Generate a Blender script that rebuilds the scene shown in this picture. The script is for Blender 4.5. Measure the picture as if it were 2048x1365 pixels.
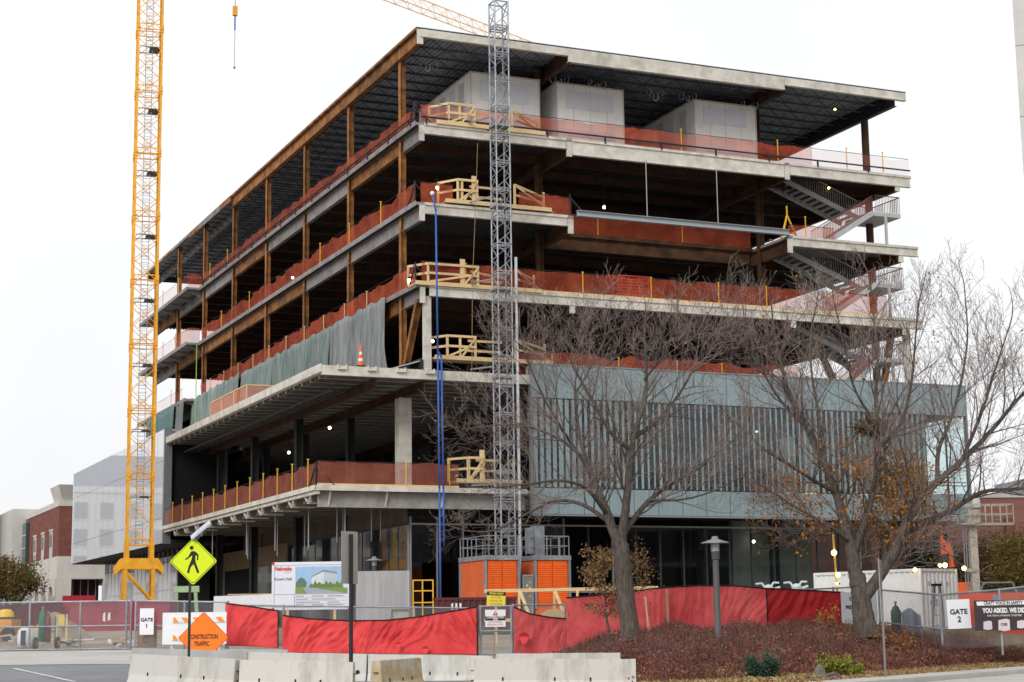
import bpy, math, random
import numpy as np
from mathutils import Matrix, Vector, noise as mnoise
random.seed(7); RNG = np.random.default_rng(11)
for o in list(bpy.data.objects): bpy.data.objects.remove(o)
SC = bpy.context.scene; COL = SC.collection
# ------------------------------------------------------------ camera
F_PX, CX, CY, EYE = 3464.0, 1024.0, 682.5, 1.6          # focal length and centre in photo pixels, eye height
def _ray(p):
    v = np.array([p[0]-CX, -(p[1]-CY), -F_PX]); return v/np.linalg.norm(v)
_a, _b = _ray((-515, 1280)), _ray((9000, 1145))           # directions of the building's two sides
_up = np.cross(_b, _a); _up /= np.linalg.norm(_up)
if _up[1] < 0: _up = -_up
_fw = np.array([0, 0, -1.0]); _fy = _fw-_up*(_fw@_up); _fy /= np.linalg.norm(_fy); _fx = np.cross(_fy, _up)
RM = np.stack([_fx, _fy, _up])
cam = bpy.data.objects.new('camera', bpy.data.cameras.new('camera')); COL.objects.link(cam)
cam.data.sensor_width = 36; cam.data.lens = 36*F_PX/2048; cam.data.clip_end = 4000; cam.data.clip_start = 0.5
m4 = Matrix([list(map(float, r))+[0] for r in RM]+[[0, 0, 0, 1]])
cam.matrix_world = Matrix.Translation((0, 0, EYE)) @ m4
SC.camera = cam
# ------------------------------------------------------------ world: high overcast
SUN_EL, SUN_AZ = math.radians(30), math.radians(203)      # soft brightness behind and left of the camera
w = bpy.data.worlds.new('World'); SC.world = w; w.use_nodes = True
nt = w.node_tree; nt.nodes.clear()
wo = nt.nodes.new('ShaderNodeOutputWorld'); bg = nt.nodes.new('ShaderNodeBackground'); bg.inputs[1].default_value = 0.1
sky = nt.nodes.new('ShaderNodeTexSky'); sky.sky_type = 'NISHITA'; sky.sun_disc = False
sky.sun_elevation = SUN_EL; sky.sun_rotation = SUN_AZ; sky.dust_density = 4; sky.air_density = 1.5
hs = nt.nodes.new('ShaderNodeHueSaturation'); hs.inputs['Saturation'].default_value = 0.12
tc = nt.nodes.new('ShaderNodeTexCoord'); ns = nt.nodes.new('ShaderNodeTexNoise'); ns.inputs['Scale'].default_value = 2.2; ns.inputs['Detail'].default_value = 4
cr = nt.nodes.new('ShaderNodeValToRGB'); cr.color_ramp.elements[0].color = (8.55, 8.7, 8.95, 1); cr.color_ramp.elements[1].color = (10.2, 10.25, 10.35, 1)
cr.color_ramp.elements[0].position = .3; cr.color_ramp.elements[1].position = .7
mx = nt.nodes.new('ShaderNodeMix'); mx.data_type = 'RGBA'; mx.inputs[0].default_value = 0.88     # thick even cloud in front of the clear sky
L = nt.links.new
L(tc.outputs['Generated'], ns.inputs['Vector']); L(ns.outputs['Fac'], cr.inputs[0])
L(sky.outputs[0], hs.inputs['Color']); L(hs.outputs[0], mx.inputs[6]); L(cr.outputs[0], mx.inputs[7])
L(mx.outputs[2], bg.inputs[0]); L(bg.outputs[0], wo.inputs[0])
# ------------------------------------------------------------ sun behind cloud
sd = bpy.data.lights.new('sun', 'SUN'); sd.energy = 1.5; sd.angle = math.radians(25); sd.color = (1, .97, .93)
sun = bpy.data.objects.new('sun', sd); COL.objects.link(sun)
sdir = Vector((math.sin(SUN_AZ)*math.cos(SUN_EL), math.cos(SUN_AZ)*math.cos(SUN_EL), math.sin(SUN_EL)))
sun.rotation_euler = sdir.to_track_quat('Z', 'Y').to_euler()
SC.view_settings.view_transform = 'Standard'; SC.view_settings.look = 'None'; SC.view_settings.exposure = 0.2; SC.view_settings.gamma = 1
try: SC.view_settings.use_curve_mapping = False
except Exception: pass
SC.render.engine = 'CYCLES'; SC.cycles.max_bounces = 5; SC.cycles.diffuse_bounces = 3; SC.cycles.glossy_bounces = 3; SC.cycles.transparent_max_bounces = 14

# ------------------------------------------------------------ places
def at(px, py, Y):                    # world point seen at photo pixel (px,py), Y metres ahead of the camera
    r = RM @ _ray((px, py)); t = Y/r[1]; return Vector((r[0]*t, Y, EYE+r[2]*t))
BO = Vector((-5.167, 92.69, 0)); BR = math.radians(23.78)            # the building's own axes: x along the right front, y along the left side
CB, SB = math.cos(BR), math.sin(BR)
def bl(x, y, z): return Vector((BO.x+x*CB-y*SB, BO.y+x*SB+y*CB, z))
def smooth(t): t = min(1, max(0, t)); return t*t*(3-2*t)
SITE = [(-60, 1.0), (-14, 1.0), (-3, .64), (2, .64), (7, 1.2), (12, 1.35), (60, 1.35)]
KA, KB = Vector((8.5, 47.6)), Vector((17.9, 60.7))                    # kerb line of the planting bed
_kd = (KB-KA).normalized(); _kn = Vector((-_kd.y, _kd.x))
def kerb_d(x, y): return (Vector((x, y))-KA).dot(_kn)                # >0 inside the bed
def gz(x, y):
    s = SITE[-1][1] if x > SITE[-1][0] else SITE[0][1]
    for (a, za), (b, zb) in zip(SITE, SITE[1:]):
        if a <= x <= b: s = za+(zb-za)*(x-a)/(b-a)
    z1 = .1+(s-.1)*smooth((y-44)/24)
    if x > 2:
        k = smooth((x-2)/4); d = kerb_d(x, y)
        z2 = .12+(s-.12)*smooth(d/11) if d > 0 else .0+.0*d
        z1 = z1*(1-k)+z2*k
    return z1+(.85 if x < 4 else .85-.35*smooth((x-4)/6))*smooth((y-66)/22)
def gp(px, Y):                       # ground point under photo column px at distance Y
    p = at(px, 1250, Y); return Vector((p.x, Y, gz(p.x, Y)))

# ------------------------------------------------------------ materials
MATS = {}
def M(name, col, rough=.7, var=.12, scale=3., bump=.0, col2=None, metal=0., fine=40., spec=.3, stretch=None, thr=(.35, .65)):
    if name in MATS: return MATS[name]
    m = bpy.data.materials.new(name); m.use_nodes = True; n = m.node_tree.nodes; l = m.node_tree.links.new
    b = n['Principled BSDF']; b.inputs['Roughness'].default_value = rough; b.inputs['Metallic'].default_value = metal
    b.inputs['Specular IOR Level'].default_value = spec
    t = n.new('ShaderNodeTexCoord'); mp = n.new('ShaderNodeMapping'); l(t.outputs['Object'], mp.inputs['Vector'])
    if stretch: mp.inputs['Scale'].default_value = stretch
    a = n.new('ShaderNodeTexNoise'); a.inputs['Scale'].default_value = scale; a.inputs['Detail'].default_value = 6; a.inputs['Roughness'].default_value = .65
    l(mp.outputs[0], a.inputs['Vector'])
    r = n.new('ShaderNodeValToRGB'); c2 = col2 if col2 else tuple(min(1, c*(1+var)) for c in col); c1 = col if col2 else tuple(c*(1-var) for c in col)
    r.color_ramp.elements[0].color = (*c1, 1); r.color_ramp.elements[1].color = (*c2, 1)
    r.color_ramp.elements[0].position, r.color_ramp.elements[1].position = thr
    l(a.outputs['Fac'], r.inputs[0])
    oi = n.new('ShaderNodeObjectInfo'); hv = n.new('ShaderNodeHueSaturation'); mr = n.new('ShaderNodeMapRange')
    mr.inputs['To Min'].default_value = 1-var*.7; mr.inputs['To Max'].default_value = 1+var*.7
    l(oi.outputs['Random'], mr.inputs['Value']); l(mr.outputs[0], hv.inputs['Value']); l(r.outputs[0], hv.inputs['Color']); l(hv.outputs[0], b.inputs['Base Color'])
    if bump:
        f = n.new('ShaderNodeTexNoise'); f.inputs['Scale'].default_value = fine; f.inputs['Detail'].default_value = 4; l(mp.outputs[0], f.inputs['Vector'])
        bp = n.new('ShaderNodeBump'); bp.inputs['Strength'].default_value = bump; bp.inputs['Distance'].default_value = .02
        l(f.outputs['Fac'], bp.inputs['Height']); l(bp.outputs[0], b.inputs['Normal'])
    MATS[name] = m; return m
def add_transparent(m, alpha, pattern=None):
    """let a share of the light through (netting, wire mesh)"""
    n = m.node_tree.nodes; l = m.node_tree.links.new; out = n['Material Output']; b = n['Principled BSDF']
    t = n.new('ShaderNodeBsdfTransparent'); x = n.new('ShaderNodeMixShader'); x.inputs[0].default_value = alpha
    l(t.outputs[0], x.inputs[1]); l(b.outputs[0], x.inputs[2]); l(x.outputs[0], out.inputs['Surface'])
    if pattern:                                            # diamond wire mesh from object coordinates
        tc = n.new('ShaderNodeTexCoord'); sp = n.new('ShaderNodeSeparateXYZ'); l(tc.outputs['Object'], sp.inputs[0])
        def mth(op, a, bb=None):
            q = n.new('ShaderNodeMath'); q.operation = op
            for i, v in enumerate((a, bb)):
                if v is None: continue
                if isinstance(v, (int, float)): q.inputs[i].default_value = v
                else: l(v, q.inputs[i])
            return q.outputs[0]
        res = None
        for sgn in (1, -1):
            s = mth('ADD', sp.outputs['X'], mth('MULTIPLY', sp.outputs['Z'], sgn))
            fr = mth('FRACT', mth('MULTIPLY', s, 1/pattern[0])); k = mth('LESS_THAN', fr, pattern[1])
            res = k if res is None else mth('MAXIMUM', res, k)
        l(res, x.inputs[0])
    return m
def emit(name, col, s):
    m = bpy.data.materials.new(name); m.use_nodes = True; b = m.node_tree.nodes['Principled BSDF']
    b.inputs['Base Color'].default_value = (*col, 1); b.inputs['Emission Color'].default_value = (*col, 1); b.inputs['Emission Strength'].default_value = s
    MATS[name] = m; return m
def glass(name, tint, refl_ior=1.5, clear=.5, rough=.02, body=None, wave=.03):
    """pane: Fresnel mirror over a tinted see-through or coloured body"""
    m = bpy.data.materials.new(name); m.use_nodes = True; n = m.node_tree.nodes; l = m.node_tree.links.new; n.remove(n['Principled BSDF']); out = n['Material Output']
    fr = n.new('ShaderNodeFresnel'); fr.inputs['IOR'].default_value = refl_ior
    g = n.new('ShaderNodeBsdfGlossy'); g.inputs['Roughness'].default_value = rough; g.inputs['Color'].default_value = (.92, .95, 1, 1)
    x = n.new('ShaderNodeMixShader'); ge = n.new('ShaderNodeNewGeometry'); fm = n.new('ShaderNodeMath'); fm.operation = 'MULTIPLY_ADD'; fm.inputs[1].default_value = -1; fm.inputs[2].default_value = 1
    fk = n.new('ShaderNodeMath'); fk.operation = 'MULTIPLY'; l(ge.outputs['Backfacing'], fm.inputs[0]); l(fm.outputs[0], fk.inputs[0]); l(fr.outputs[0], fk.inputs[1])     # only the outer face of a pane mirrors
    l(fk.outputs[0], x.inputs[0]); l(g.outputs[0], x.inputs[2])
    t = n.new('ShaderNodeBsdfTransparent'); t.inputs['Color'].default_value = (*tint, 1)
    if body:
        d = n.new('ShaderNodeBsdfDiffuse'); y = n.new('ShaderNodeMixShader'); y.inputs[0].default_value = clear
        tc = n.new('ShaderNodeTexCoord'); mp = n.new('ShaderNodeMapping'); mp.inputs['Scale'].default_value = (9, 9, .05); l(tc.outputs['Object'], mp.inputs[0])
        nz = n.new('ShaderNodeTexNoise'); nz.inputs['Scale'].default_value = 1.2; nz.inputs['Detail'].default_value = 2; l(mp.outputs[0], nz.inputs['Vector'])
        rp = n.new('ShaderNodeValToRGB'); rp.color_ramp.elements[0].position = .3; rp.color_ramp.elements[1].position = .7
        rp.color_ramp.elements[0].color = (*[c*.86 for c in body], 1); rp.color_ramp.elements[1].color = (*[c*1.12 for c in body], 1)
        l(nz.outputs['Fac'], rp.inputs[0]); l(rp.outputs[0], d.inputs['Color'])
        l(d.outputs[0], y.inputs[1]); l(t.outputs[0], y.inputs[2]); l(y.outputs[0], x.inputs[1])
        bp = n.new('ShaderNodeBump'); bp.inputs['Strength'].default_value = wave; bp.inputs['Distance'].default_value = .02
        l(nz.outputs['Fac'], bp.inputs['Height']); l(bp.outputs[0], g.inputs['Normal'])
    else: l(t.outputs[0], x.inputs[1])
    l(x.outputs[0], out.inputs['Surface']); MATS[name] = m; return m

# ------------------------------------------------------------ mesh builder
class MB:
    def __init__(s): s.v = []; s.f = []
    def quad(s, a, b, c, d):
        i = len(s.v); s.v += [tuple(a), tuple(b), tuple(c), tuple(d)]; s.f.append((i, i+1, i+2, i+3)); return s
    def tri(s, a, b, c):
        i = len(s.v); s.v += [tuple(a), tuple(b), tuple(c)]; s.f.append((i, i+1, i+2)); return s
    def hexa(s, p):                     # 8 corners: bottom 0-3, top 4-7 (counter-clockwise seen from above)
        i = len(s.v); s.v += [tuple(q) for q in p]
        for f in ((3, 2, 1, 0), (4, 5, 6, 7), (0, 1, 5, 4), (1, 2, 6, 5), (2, 3, 7, 6), (3, 0, 4, 7)): s.f.append(tuple(i+k for k in f))
        return s
    def box(s, x0, y0, z0, x1, y1, z1):
        return s.hexa([(x0, y0, z0), (x1, y0, z0), (x1, y1, z0), (x0, y1, z0), (x0, y0, z1), (x1, y0, z1), (x1, y1, z1), (x0, y1, z1)])
    def cbox(s, c, d): return s.box(c[0]-d[0]/2, c[1]-d[1]/2, c[2]-d[2]/2, c[0]+d[0]/2, c[1]+d[1]/2, c[2]+d[2]/2)
    def bar(s, p, q, w=.1, h=None, up=(0, 0, 1)):
        h = w if h is None else h; p, q = Vector(p), Vector(q); d = (q-p).normalized(); u = Vector(up)
        if abs(d.dot(u)) > .98: u = Vector((0, 1, 0))
        a = d.cross(u).normalized(); b = a.cross(d)
        P = [p-a*w/2-b*h/2, p+a*w/2-b*h/2, q+a*w/2-b*h/2, q-a*w/2-b*h/2, p-a*w/2+b*h/2, p+a*w/2+b*h/2, q+a*w/2+b*h/2, q-a*w/2+b*h/2]
        return s.hexa(P)
    def tube(s, p, q, r0, r1=None, n=6, cap=True):
        r1 = r0 if r1 is None else r1; p, q = Vector(p), Vector(q); d = (q-p).normalized()
        u = Vector((0, 0, 1)) if abs(d.z) < .9 else Vector((1, 0, 0)); a = d.cross(u).normalized(); b = d.cross(a); i = len(s.v)
        for c, r in ((p, r0), (q, r1)):
            for k in range(n): t = 2*math.pi*k/n; s.v.append(tuple(c+a*math.cos(t)*r+b*math.sin(t)*r))
        for k in range(n): s.f.append((i+k, i+(k+1) % n, i+n+(k+1) % n, i+n+k))
        if cap: s.f.append(tuple(i+k for k in reversed(range(n)))); s.f.append(tuple(i+n+k for k in range(n)))
        return s
    def path(s, pts, r, n=6):
        for a, b in zip(pts, pts[1:]): s.tube(a, b, r, n=n)
        return s
    def lathe(s, prof, n=16, c=(0, 0, 0)):
        i = len(s.v)
        for r, z in prof:
            for k in range(n): t = 2*math.pi*k/n; s.v.append((c[0]+r*math.cos(t), c[1]+r*math.sin(t), c[2]+z))
        for j in range(len(prof)-1):
            for k in range(n): s.f.append((i+j*n+k, i+j*n+(k+1) % n, i+(j+1)*n+(k+1) % n, i+(j+1)*n+k))
        return s
    def sphere(s, c, r, n=10, m=6):
        return s.lathe([(max(1e-4, r*math.sin(math.pi*j/m)), -r*math.cos(math.pi*j/m)) for j in range(m+1)], n, c)
    def prism(s, poly, z0, z1):         # polygon (x,y) extruded in z
        i = len(s.v); n = len(poly); s.v += [(x, y, z0) for x, y in poly]+[(x, y, z1) for x, y in poly]
        s.f.append(tuple(i+k for k in reversed(range(n)))); s.f.append(tuple(i+n+k for k in range(n)))
        for k in range(n): s.f.append((i+k, i+(k+1) % n, i+n+(k+1) % n, i+n+k))
        return s
    def prism_y(s, poly, y0, y1):       # polygon (x,z) extruded in y
        i = len(s.v); n = len(poly); s.v += [(x, y0, z) for x, z in poly]+[(x, y1, z) for x, z in poly]
        s.f.append(tuple(i+k for k in range(n))); s.f.append(tuple(i+n+k for k in reversed(range(n))))
        for k in range(n): s.f.append((i+k, i+n+k, i+n+(k+1) % n, i+(k+1) % n))
        return s
    def ibeam(s, p, q, h=.5, b=.22, t=.02, up=(0, 0, 1)):    # p,q: centre line at mid height
        p, q = Vector(p), Vector(q); d = (q-p).normalized(); u = Vector(up); a = d.cross(u).normalized(); u = a.cross(d)
        s.bar(p+u*(h/2-t/2), q+u*(h/2-t/2), b, t, up); s.bar(p-u*(h/2-t/2), q-u*(h/2-t/2), b, t, up); s.bar(p, q, t, h-2*t, up); return s
    def grid(s, fn, nu, nv):
        i = len(s.v)
        for b in range(nv+1):
            for a in range(nu+1): s.v.append(tuple(fn(a/nu, b/nv)))
        for b in range(nv):
            for a in range(nu): k = i+b*(nu+1)+a; s.f.append((k, k+1, k+nu+2, k+nu+1))
        return s
    def mesh(s, name, mat, smooth=False):
        me = bpy.data.meshes.new(name); me.from_pydata(s.v, [], s.f); me.materials.append(mat)
        if smooth: me.polygons.foreach_set('use_smooth', [True]*len(me.polygons))
        me.update(); return me
    def build(s, name, mat, parent=None, smooth=False, loc=None, rz=None):
        return inst(name, s.mesh(name, mat, smooth), parent, loc, rz)
def inst(name, me, parent=None, loc=None, rz=None, rot=None):
    o = bpy.data.objects.new(name, me); COL.objects.link(o)
    if parent: o.parent = parent
    if loc is not None: o.location = loc
    if rz is not None: o.rotation_euler = (0, 0, rz)
    if rot is not None: o.rotation_euler = rot
    return o
def tag(o, label, cat, group=None):
    o['label'] = label; o['category'] = cat
    if group: o['group'] = group
    return o
def thing(name, label, cat, loc=(0, 0, 0), rz=0., group=None):
    o = bpy.data.objects.new(name, None); COL.objects.link(o); o.location = loc; o.rotation_euler = (0, 0, rz); o.empty_display_size = .3
    return tag(o, label, cat, group)
def kind(o, k): o['kind'] = k; return o
def solid(o, t, off=0):
    md = o.modifiers.new('thickness', 'SOLIDIFY'); md.thickness = t; md.offset = off; return o
def text(name, body, size, mat, parent, x, z, y=-.012, squash=1., bold=0., align='CENTER'):
    cu = bpy.data.curves.new(name, 'FONT'); cu.body = body; cu.size = size; cu.align_x = align; cu.align_y = 'CENTER'; cu.offset = bold; cu.resolution_u = 3
    ob = bpy.data.objects.new(name, cu); me = bpy.data.meshes.new_from_object(ob); bpy.data.objects.remove(ob)
    me.transform(Matrix.Diagonal((squash, 1, 1, 1))); me.transform(Matrix.Rotation(math.pi/2, 4, 'X')); me.materials.clear(); me.materials.append(mat)
    return inst(name, me, parent, (x, y, z))
# ============================================================ MATERIAL PALETTE
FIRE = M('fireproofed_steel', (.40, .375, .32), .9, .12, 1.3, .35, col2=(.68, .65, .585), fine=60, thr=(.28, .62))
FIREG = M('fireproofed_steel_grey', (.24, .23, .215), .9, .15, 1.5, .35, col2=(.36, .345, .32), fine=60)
RUST = M('rusted_steel', (.085, .038, .018), .75, .25, 1.3, .2, col2=(.36, .15, .038), fine=30)
RUSTD = M('dark_rusted_steel', (.03, .019, .014), .8, .25, 1.0, .1, col2=(.095, .045, .026))
RUSTM = M('brown_steel', (.035, .02, .013), .8, .25, 1.2, .1, col2=(.12, .055, .022))
PRIM = M('primed_steel', (.16, .145, .14), .65, .2, 1.2, .1, col2=(.28, .26, .26))
STEEL = M('dark_steel', (.03, .03, .034), .6, .2, 2)
BLUED = M('bluish_joist_steel', (.035, .042, .06), .6, .2, 2)
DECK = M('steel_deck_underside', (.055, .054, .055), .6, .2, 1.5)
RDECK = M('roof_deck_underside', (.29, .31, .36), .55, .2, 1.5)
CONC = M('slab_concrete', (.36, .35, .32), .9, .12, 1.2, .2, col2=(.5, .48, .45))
SLABT = M('shaded_slab_concrete', (.24, .235, .22), .9, .15, 1.0)  # slab concrete darkened, so shade between the floors sits in the colour
CONCD = M('core_concrete', (.10, .10, .097), .9, .15, .8, .1)
WOOD = M('new_timber', (.60, .42, .21), .75, .14, 2.5, .1, col2=(.72, .54, .30), stretch=(1, 1, 6))
PLY = M('plywood', (.52, .37, .19), .8, .15, 1.5, .05)
NET = add_transparent(M('red_debris_net', (.32, .05, .024), .9, .25, .9, col2=(.60, .12, .055)), .5)
PNET = add_transparent(M('pale_pink_net', (.50, .14, .10), .9, .2, 1.2), .2)  # paler and more see-through than the red netting
NETB = add_transparent(M('brown_debris_net', (.30, .085, .055), .9, .2, .9, col2=(.48, .15, .10)), .55)  # browner netting for the first floor edges
YEL = M('yellow_post_paint', (.72, .42, .03), .5, .1, 3)
GALV = M('galvanised_steel', (.22, .235, .26), .5, .2, 2, .1, col2=(.36, .38, .41), metal=.4)
CRANE = M('crane_yellow_paint', (.62, .27, .015), .5, .1, 2.2, .1, col2=(.86, .42, .03), thr=(.25, .55))
ORANGE = M('hoist_orange_paint', (.80, .12, .012), .5, .08, 2)
BLANK = M('grey_insulated_blanket', (.115, .125, .125), .9, .2, 1.3, .8, col2=(.27, .285, .285), fine=9, stretch=(1, 2, .3))
BLANKB = M('blue_grey_insulated_blanket', (.10, .135, .128), .9, .25, 1.6, .9, col2=(.25, .295, .28), fine=9, stretch=(1, 2, .3))
TARPG = M('green_tarp', (.045, .11, .105), .7, .2, .8, .4, col2=(.12, .21, .20), fine=5, stretch=(1, 2, .3))
WHITE = M('white_paint', (.72, .72, .71), .5, .06, 2)
WHITED = M('weathered_white_paint', (.55, .55, .54), .6, .12, 1.5)
BLACK = M('black_paint', (.012, .012, .012), .5, .1, 3)
DARK = M('dark_interior', (.02, .021, .022), .8, .2, 1)  # near black: shade of interiors and recesses held in the colour
BLUE = M('blue_hose', (.04, .12, .42), .5, .1, 3)
RED = M('red_paint', (.55, .03, .025), .5, .1, 3)
GREEN = M('green_paint', (.02, .16, .07), .5, .1, 3)
LAMPW = emit('lit_lamp', (1, .97, .9), 14); LAMPY = emit('lit_warm_lamp', (1, .72, .22), 9)
GLT = glass('frosted_channel_glass', (.5, .6, .6), 1.45, .04, .12, body=(.255, .335, .36))
GLD = glass('dark_vision_glass', (.5, .55, .55), 1.5, .6, .03, body=(.075, .085, .09))
GLF = glass('fritted_mirror_glass', (.6, .65, .68), 3.6, .05, .006, body=(.70, .72, .76), wave=.002)
GLC = glass('clear_glass', (.91, .955, .955), 1.45, 1)
MULL = M('aluminium_mullion', (.30, .31, .33), .4, .05, 3, metal=.4)
MULD = M('dark_mullion', (.035, .05, .055), .4, .05, 3)

# ============================================================ SETTING
def seq(*segs):
    out = []
    for a, b, st in segs:
        k = a
        while k < b-1e-6: out.append(k); k += st
    return out+[segs[-1][1]]
xs = seq((-900, -60, 120), (-60, -30, 5), (-30, 30, 1), (30, 60, 5), (60, 900, 120)); ys = seq((-200, 20, 40), (20, 40, 4), (40, 92, 1), (92, 200, 12), (200, 1500, 160))
g = MB(); g.v = [(x, y, gz(x, y)) for y in ys for x in xs]; nx = len(xs)
g.f = [(j*nx+i, j*nx+i+1, (j+1)*nx+i+1, (j+1)*nx+i) for j in range(len(ys)-1) for i in range(nx-1)]
kind(g.build('ground', M('bare_site_dirt', (.21, .165, .12), .95, .2, .35, .5, col2=(.36, .31, .25), fine=8), smooth=True), 'structure')
ASPH = M('pale_street_asphalt', (.19, .195, .21), .9, .1, .5, .3, col2=(.25, .255, .265), fine=50)
CPAV = M('street_concrete', (.40, .385, .36), .9, .1, .4, .3, col2=(.5, .485, .46), fine=30)
kind(MB().grid(lambda a, b: (lambda x, y: (x, y, gz(x, y)+.02))(-90+92*a, -60+ (57.5+60)*b), 60, 70).build('street', ASPH, smooth=True), 'structure')
kind(MB().grid(lambda a, b: (lambda x, y: (x, y, gz(x, y)+.03))(-60+57*a, 57.5+8.8*b), 44, 9).build('concrete_apron', CPAV, smooth=True), 'structure')
def kp(s, d): q = KA+_kd*s+_kn*d; return q.x, q.y
def ksheet(name, s0, s1, d0, d1, zf, mat, ns, nd):
    def fn(a, b): x, y = kp(s0+(s1-s0)*a, d0+(d1-d0)*b); return (x, y, zf(x, y))
    return kind(MB().grid(fn, ns, nd).build(name, mat, smooth=True), 'structure')
ksheet('side_street', -40, 120, -1.7, -22, lambda x, y: gz(x, y)+.006, CPAV, 40, 6)
ksheet('planting_bed', -14, 60, .02, 16, lambda x, y: max(gz(x, y)+.02, .13), M('leaf_litter_mulch', (.13, .085, .05), .95, .3, 3, .8, col2=(.33, .23, .13), fine=18), 74, 32)
kb = MB(); n = 80
for i in range(n):
    s0, s1 = -20+1.5*i, -20+1.5*(i+1)-.02; P = [kp(s0, -1.6), kp(s1, -1.6), kp(s1, 0), kp(s0, 0)]
    kb.hexa([(x, y, -.05) for x, y in P]+[(x, y, .14) for x, y in P])
kind(kb.build('pavement', CPAV), 'structure')
lm = MB()
for s in range(3):                                         # worn white lane line following the street
    p = Vector((-14.6-.43*s*7, 52.0+.9*s*7, 0)); d = Vector((-.40, .915, 0)); nn = Vector((.915, .40, 0))*.06
    q = p+d*3.0; lm.quad(*[(v.x, v.y, gz(v.x, v.y)+.012) for v in (p-nn, p+nn, q+nn, q-nn)])
ll = MB(); a0, a1 = at(150, 1368, 50.5), at(28, 1344, 56)
d = (Vector((a1.x, a1.y))-Vector((a0.x, a0.y))); nn = Vector((-d.y, d.x)).normalized()*.07
for i in range(10):
    p = Vector((a0.x, a0.y))+d*i/10; q = Vector((a0.x, a0.y))+d*(i+1)/10
    ll.quad(*[(v.x, v.y, gz(v.x, v.y)+.034) for v in (p-nn, p+nn, q+nn, q-nn)])
kind(ll.build('lane_line', WHITED), 'structure')

# ============================================================ THE BUILDING
GZ0 = 1.85                                                  # ground level at the building
L1, L2, L3, L4, L5, RF = 9.1, 15.45, 20.25, 24.85, 29.4, 34.8
B = thing('steel_frame_building', 'unfinished five storey building of rusty steel frames and concrete slabs', 'building', BO, BR)
COLY = [3.1+9.33*k for k in range(8)]; COLX = [.34, 9.4, 24.1, 32.2]
def corrugated(x0, x1, y0, y1, z, pitch=.3, dep=.075):      # flutes run along y
    m = MB(); n = int((x1-x0)/pitch); pr = []
    for i in range(n):
        a = x0+i*pitch; pr += [(a, z), (a+pitch*.38, z), (a+pitch*.5, z-dep), (a+pitch*.88, z-dep)]
    pr.append((x0+n*pitch, z))
    for (a, za), (b, zb) in zip(pr, pr[1:]): m.quad((a, y0, za), (b, y0, zb), (b, y1, zb), (a, y1, za))
    return m
# ---- floors of the tower: slab with its fluted deck, edge plate, beams
def slab_poly(lv):
    p = [(0, 0)]
    if lv == L4: p += [(9.6, 0), (9.6, 4.1), (24.0, 4.1), (24.0, 0)]
    return p+[(33.3, 0), (33.3, 69), (-1.0, 69), (-1.0, 50.2), (0, 50.2)]
fb_short = MB().ibeam((.6, 0, 0), (32.1, 0, 0), .5, .2).mesh('floor_beam', RUSTD)
for lv in (L3, L4, L5):
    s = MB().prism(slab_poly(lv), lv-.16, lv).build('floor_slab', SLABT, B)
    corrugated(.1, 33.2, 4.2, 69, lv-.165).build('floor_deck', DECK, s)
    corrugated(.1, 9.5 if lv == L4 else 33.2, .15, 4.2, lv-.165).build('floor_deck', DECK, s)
    e = MB().box(-.06, .0, lv-.22, -.003, 50.2, lv+.06).box(-1.06, 50.2, lv-.22, -1.003, 69, lv+.06)
    e.build('edge_plate', PRIM, s)
    for k in range(1, 22):
        y = k*3.11
        if y > 68: break
        if lv == L4 and y < 4: continue
        inst('floor_beam', fb_short, s, (0, y, lv-.165-.075-.25))
    # spandrels along the left side, one per bay
    ye = [0]+COLY
    for i, (a, b) in enumerate(zip(ye, ye[1:])):
        mt = RUST if ((i*7+int(lv)) % 3 == 0 and i > 0) or (lv == L4 and i in (3, 4, 5)) else PRIM
        z = lv-.25-.41
        if lv == L3 and i == 0: z += .12
        MB().ibeam((.34, a+(.22 if i else .0), z), (.34, b-.22, z), .78, .26, .03).build('spandrel_beam', mt, B)
    # girders front to back
    for x in COLX[1:]:
        y0 = 4.1 if (lv == L4 and 9 < x < 9) else .02
        MB().ibeam((x, 3.3, lv-.25-.41), (x, 68.5, lv-.25-.41), .8, .3, .03).build('girder', RUSTD, B)
        cg = MB().ibeam((x, .03, lv-.25-.41), (x, 3.3, lv-.25-.41), .8, .3, .03)
        cg = cg.build('cantilever_girder', RUSTM, B); MB().box(x-.17, -.05, lv-1.07, x+.17, .026, lv-.2).build('end_plate', FIRE, cg)
    # fireproofed fascia beams along the front
    segs = [(.5, 9.2), (9.6, 23.9), (24.3, 33.2)]
    if lv == L4: segs = [(.5, 9.2), (24.3, 33.5)]
    if lv == L3: segs = [(.75, 9.35), (9.37, 23.95), (23.97, 33.6)]
    for a, b in segs:
        dp = .92 if (lv == L5 and a > 9 and b < 24) else .72 if a > 20 and lv == L5 else .6
        f = MB().box(a, -.02, lv-dp, b, .02, lv-.03).box(a, -.10, lv-dp-.04, b, .14, lv-dp).box(a, -.10, lv-.16, b, .0, lv-.01)
        f.build('fascia_beam', FIRE, B)
    MB().box(0.2, -.04, lv-1.05, .5, .03, lv-.16).build('beam_end', FIRE, B)
    nt_ = MB()
    for k in range(6):                                       # outriggers under the far balcony
        y = 50.8+k*3.1; nt_.prism_y([(-1.0, lv-.17), (.2, lv-.17), (.2, lv-.75), (-.3, lv-.45)], y, y+.12)
    nt_.build('balcony_bracket', PRIM, B)
MB().ibeam((9.7, 4.3, L4-.62), (23.9, 4.3, L4-.62), .75, .3, .03).box(9.6, 4.06, L4-.2, 24, 4.095, L4+.03).build('recessed_edge_beam', RUSTM, B)
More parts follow.
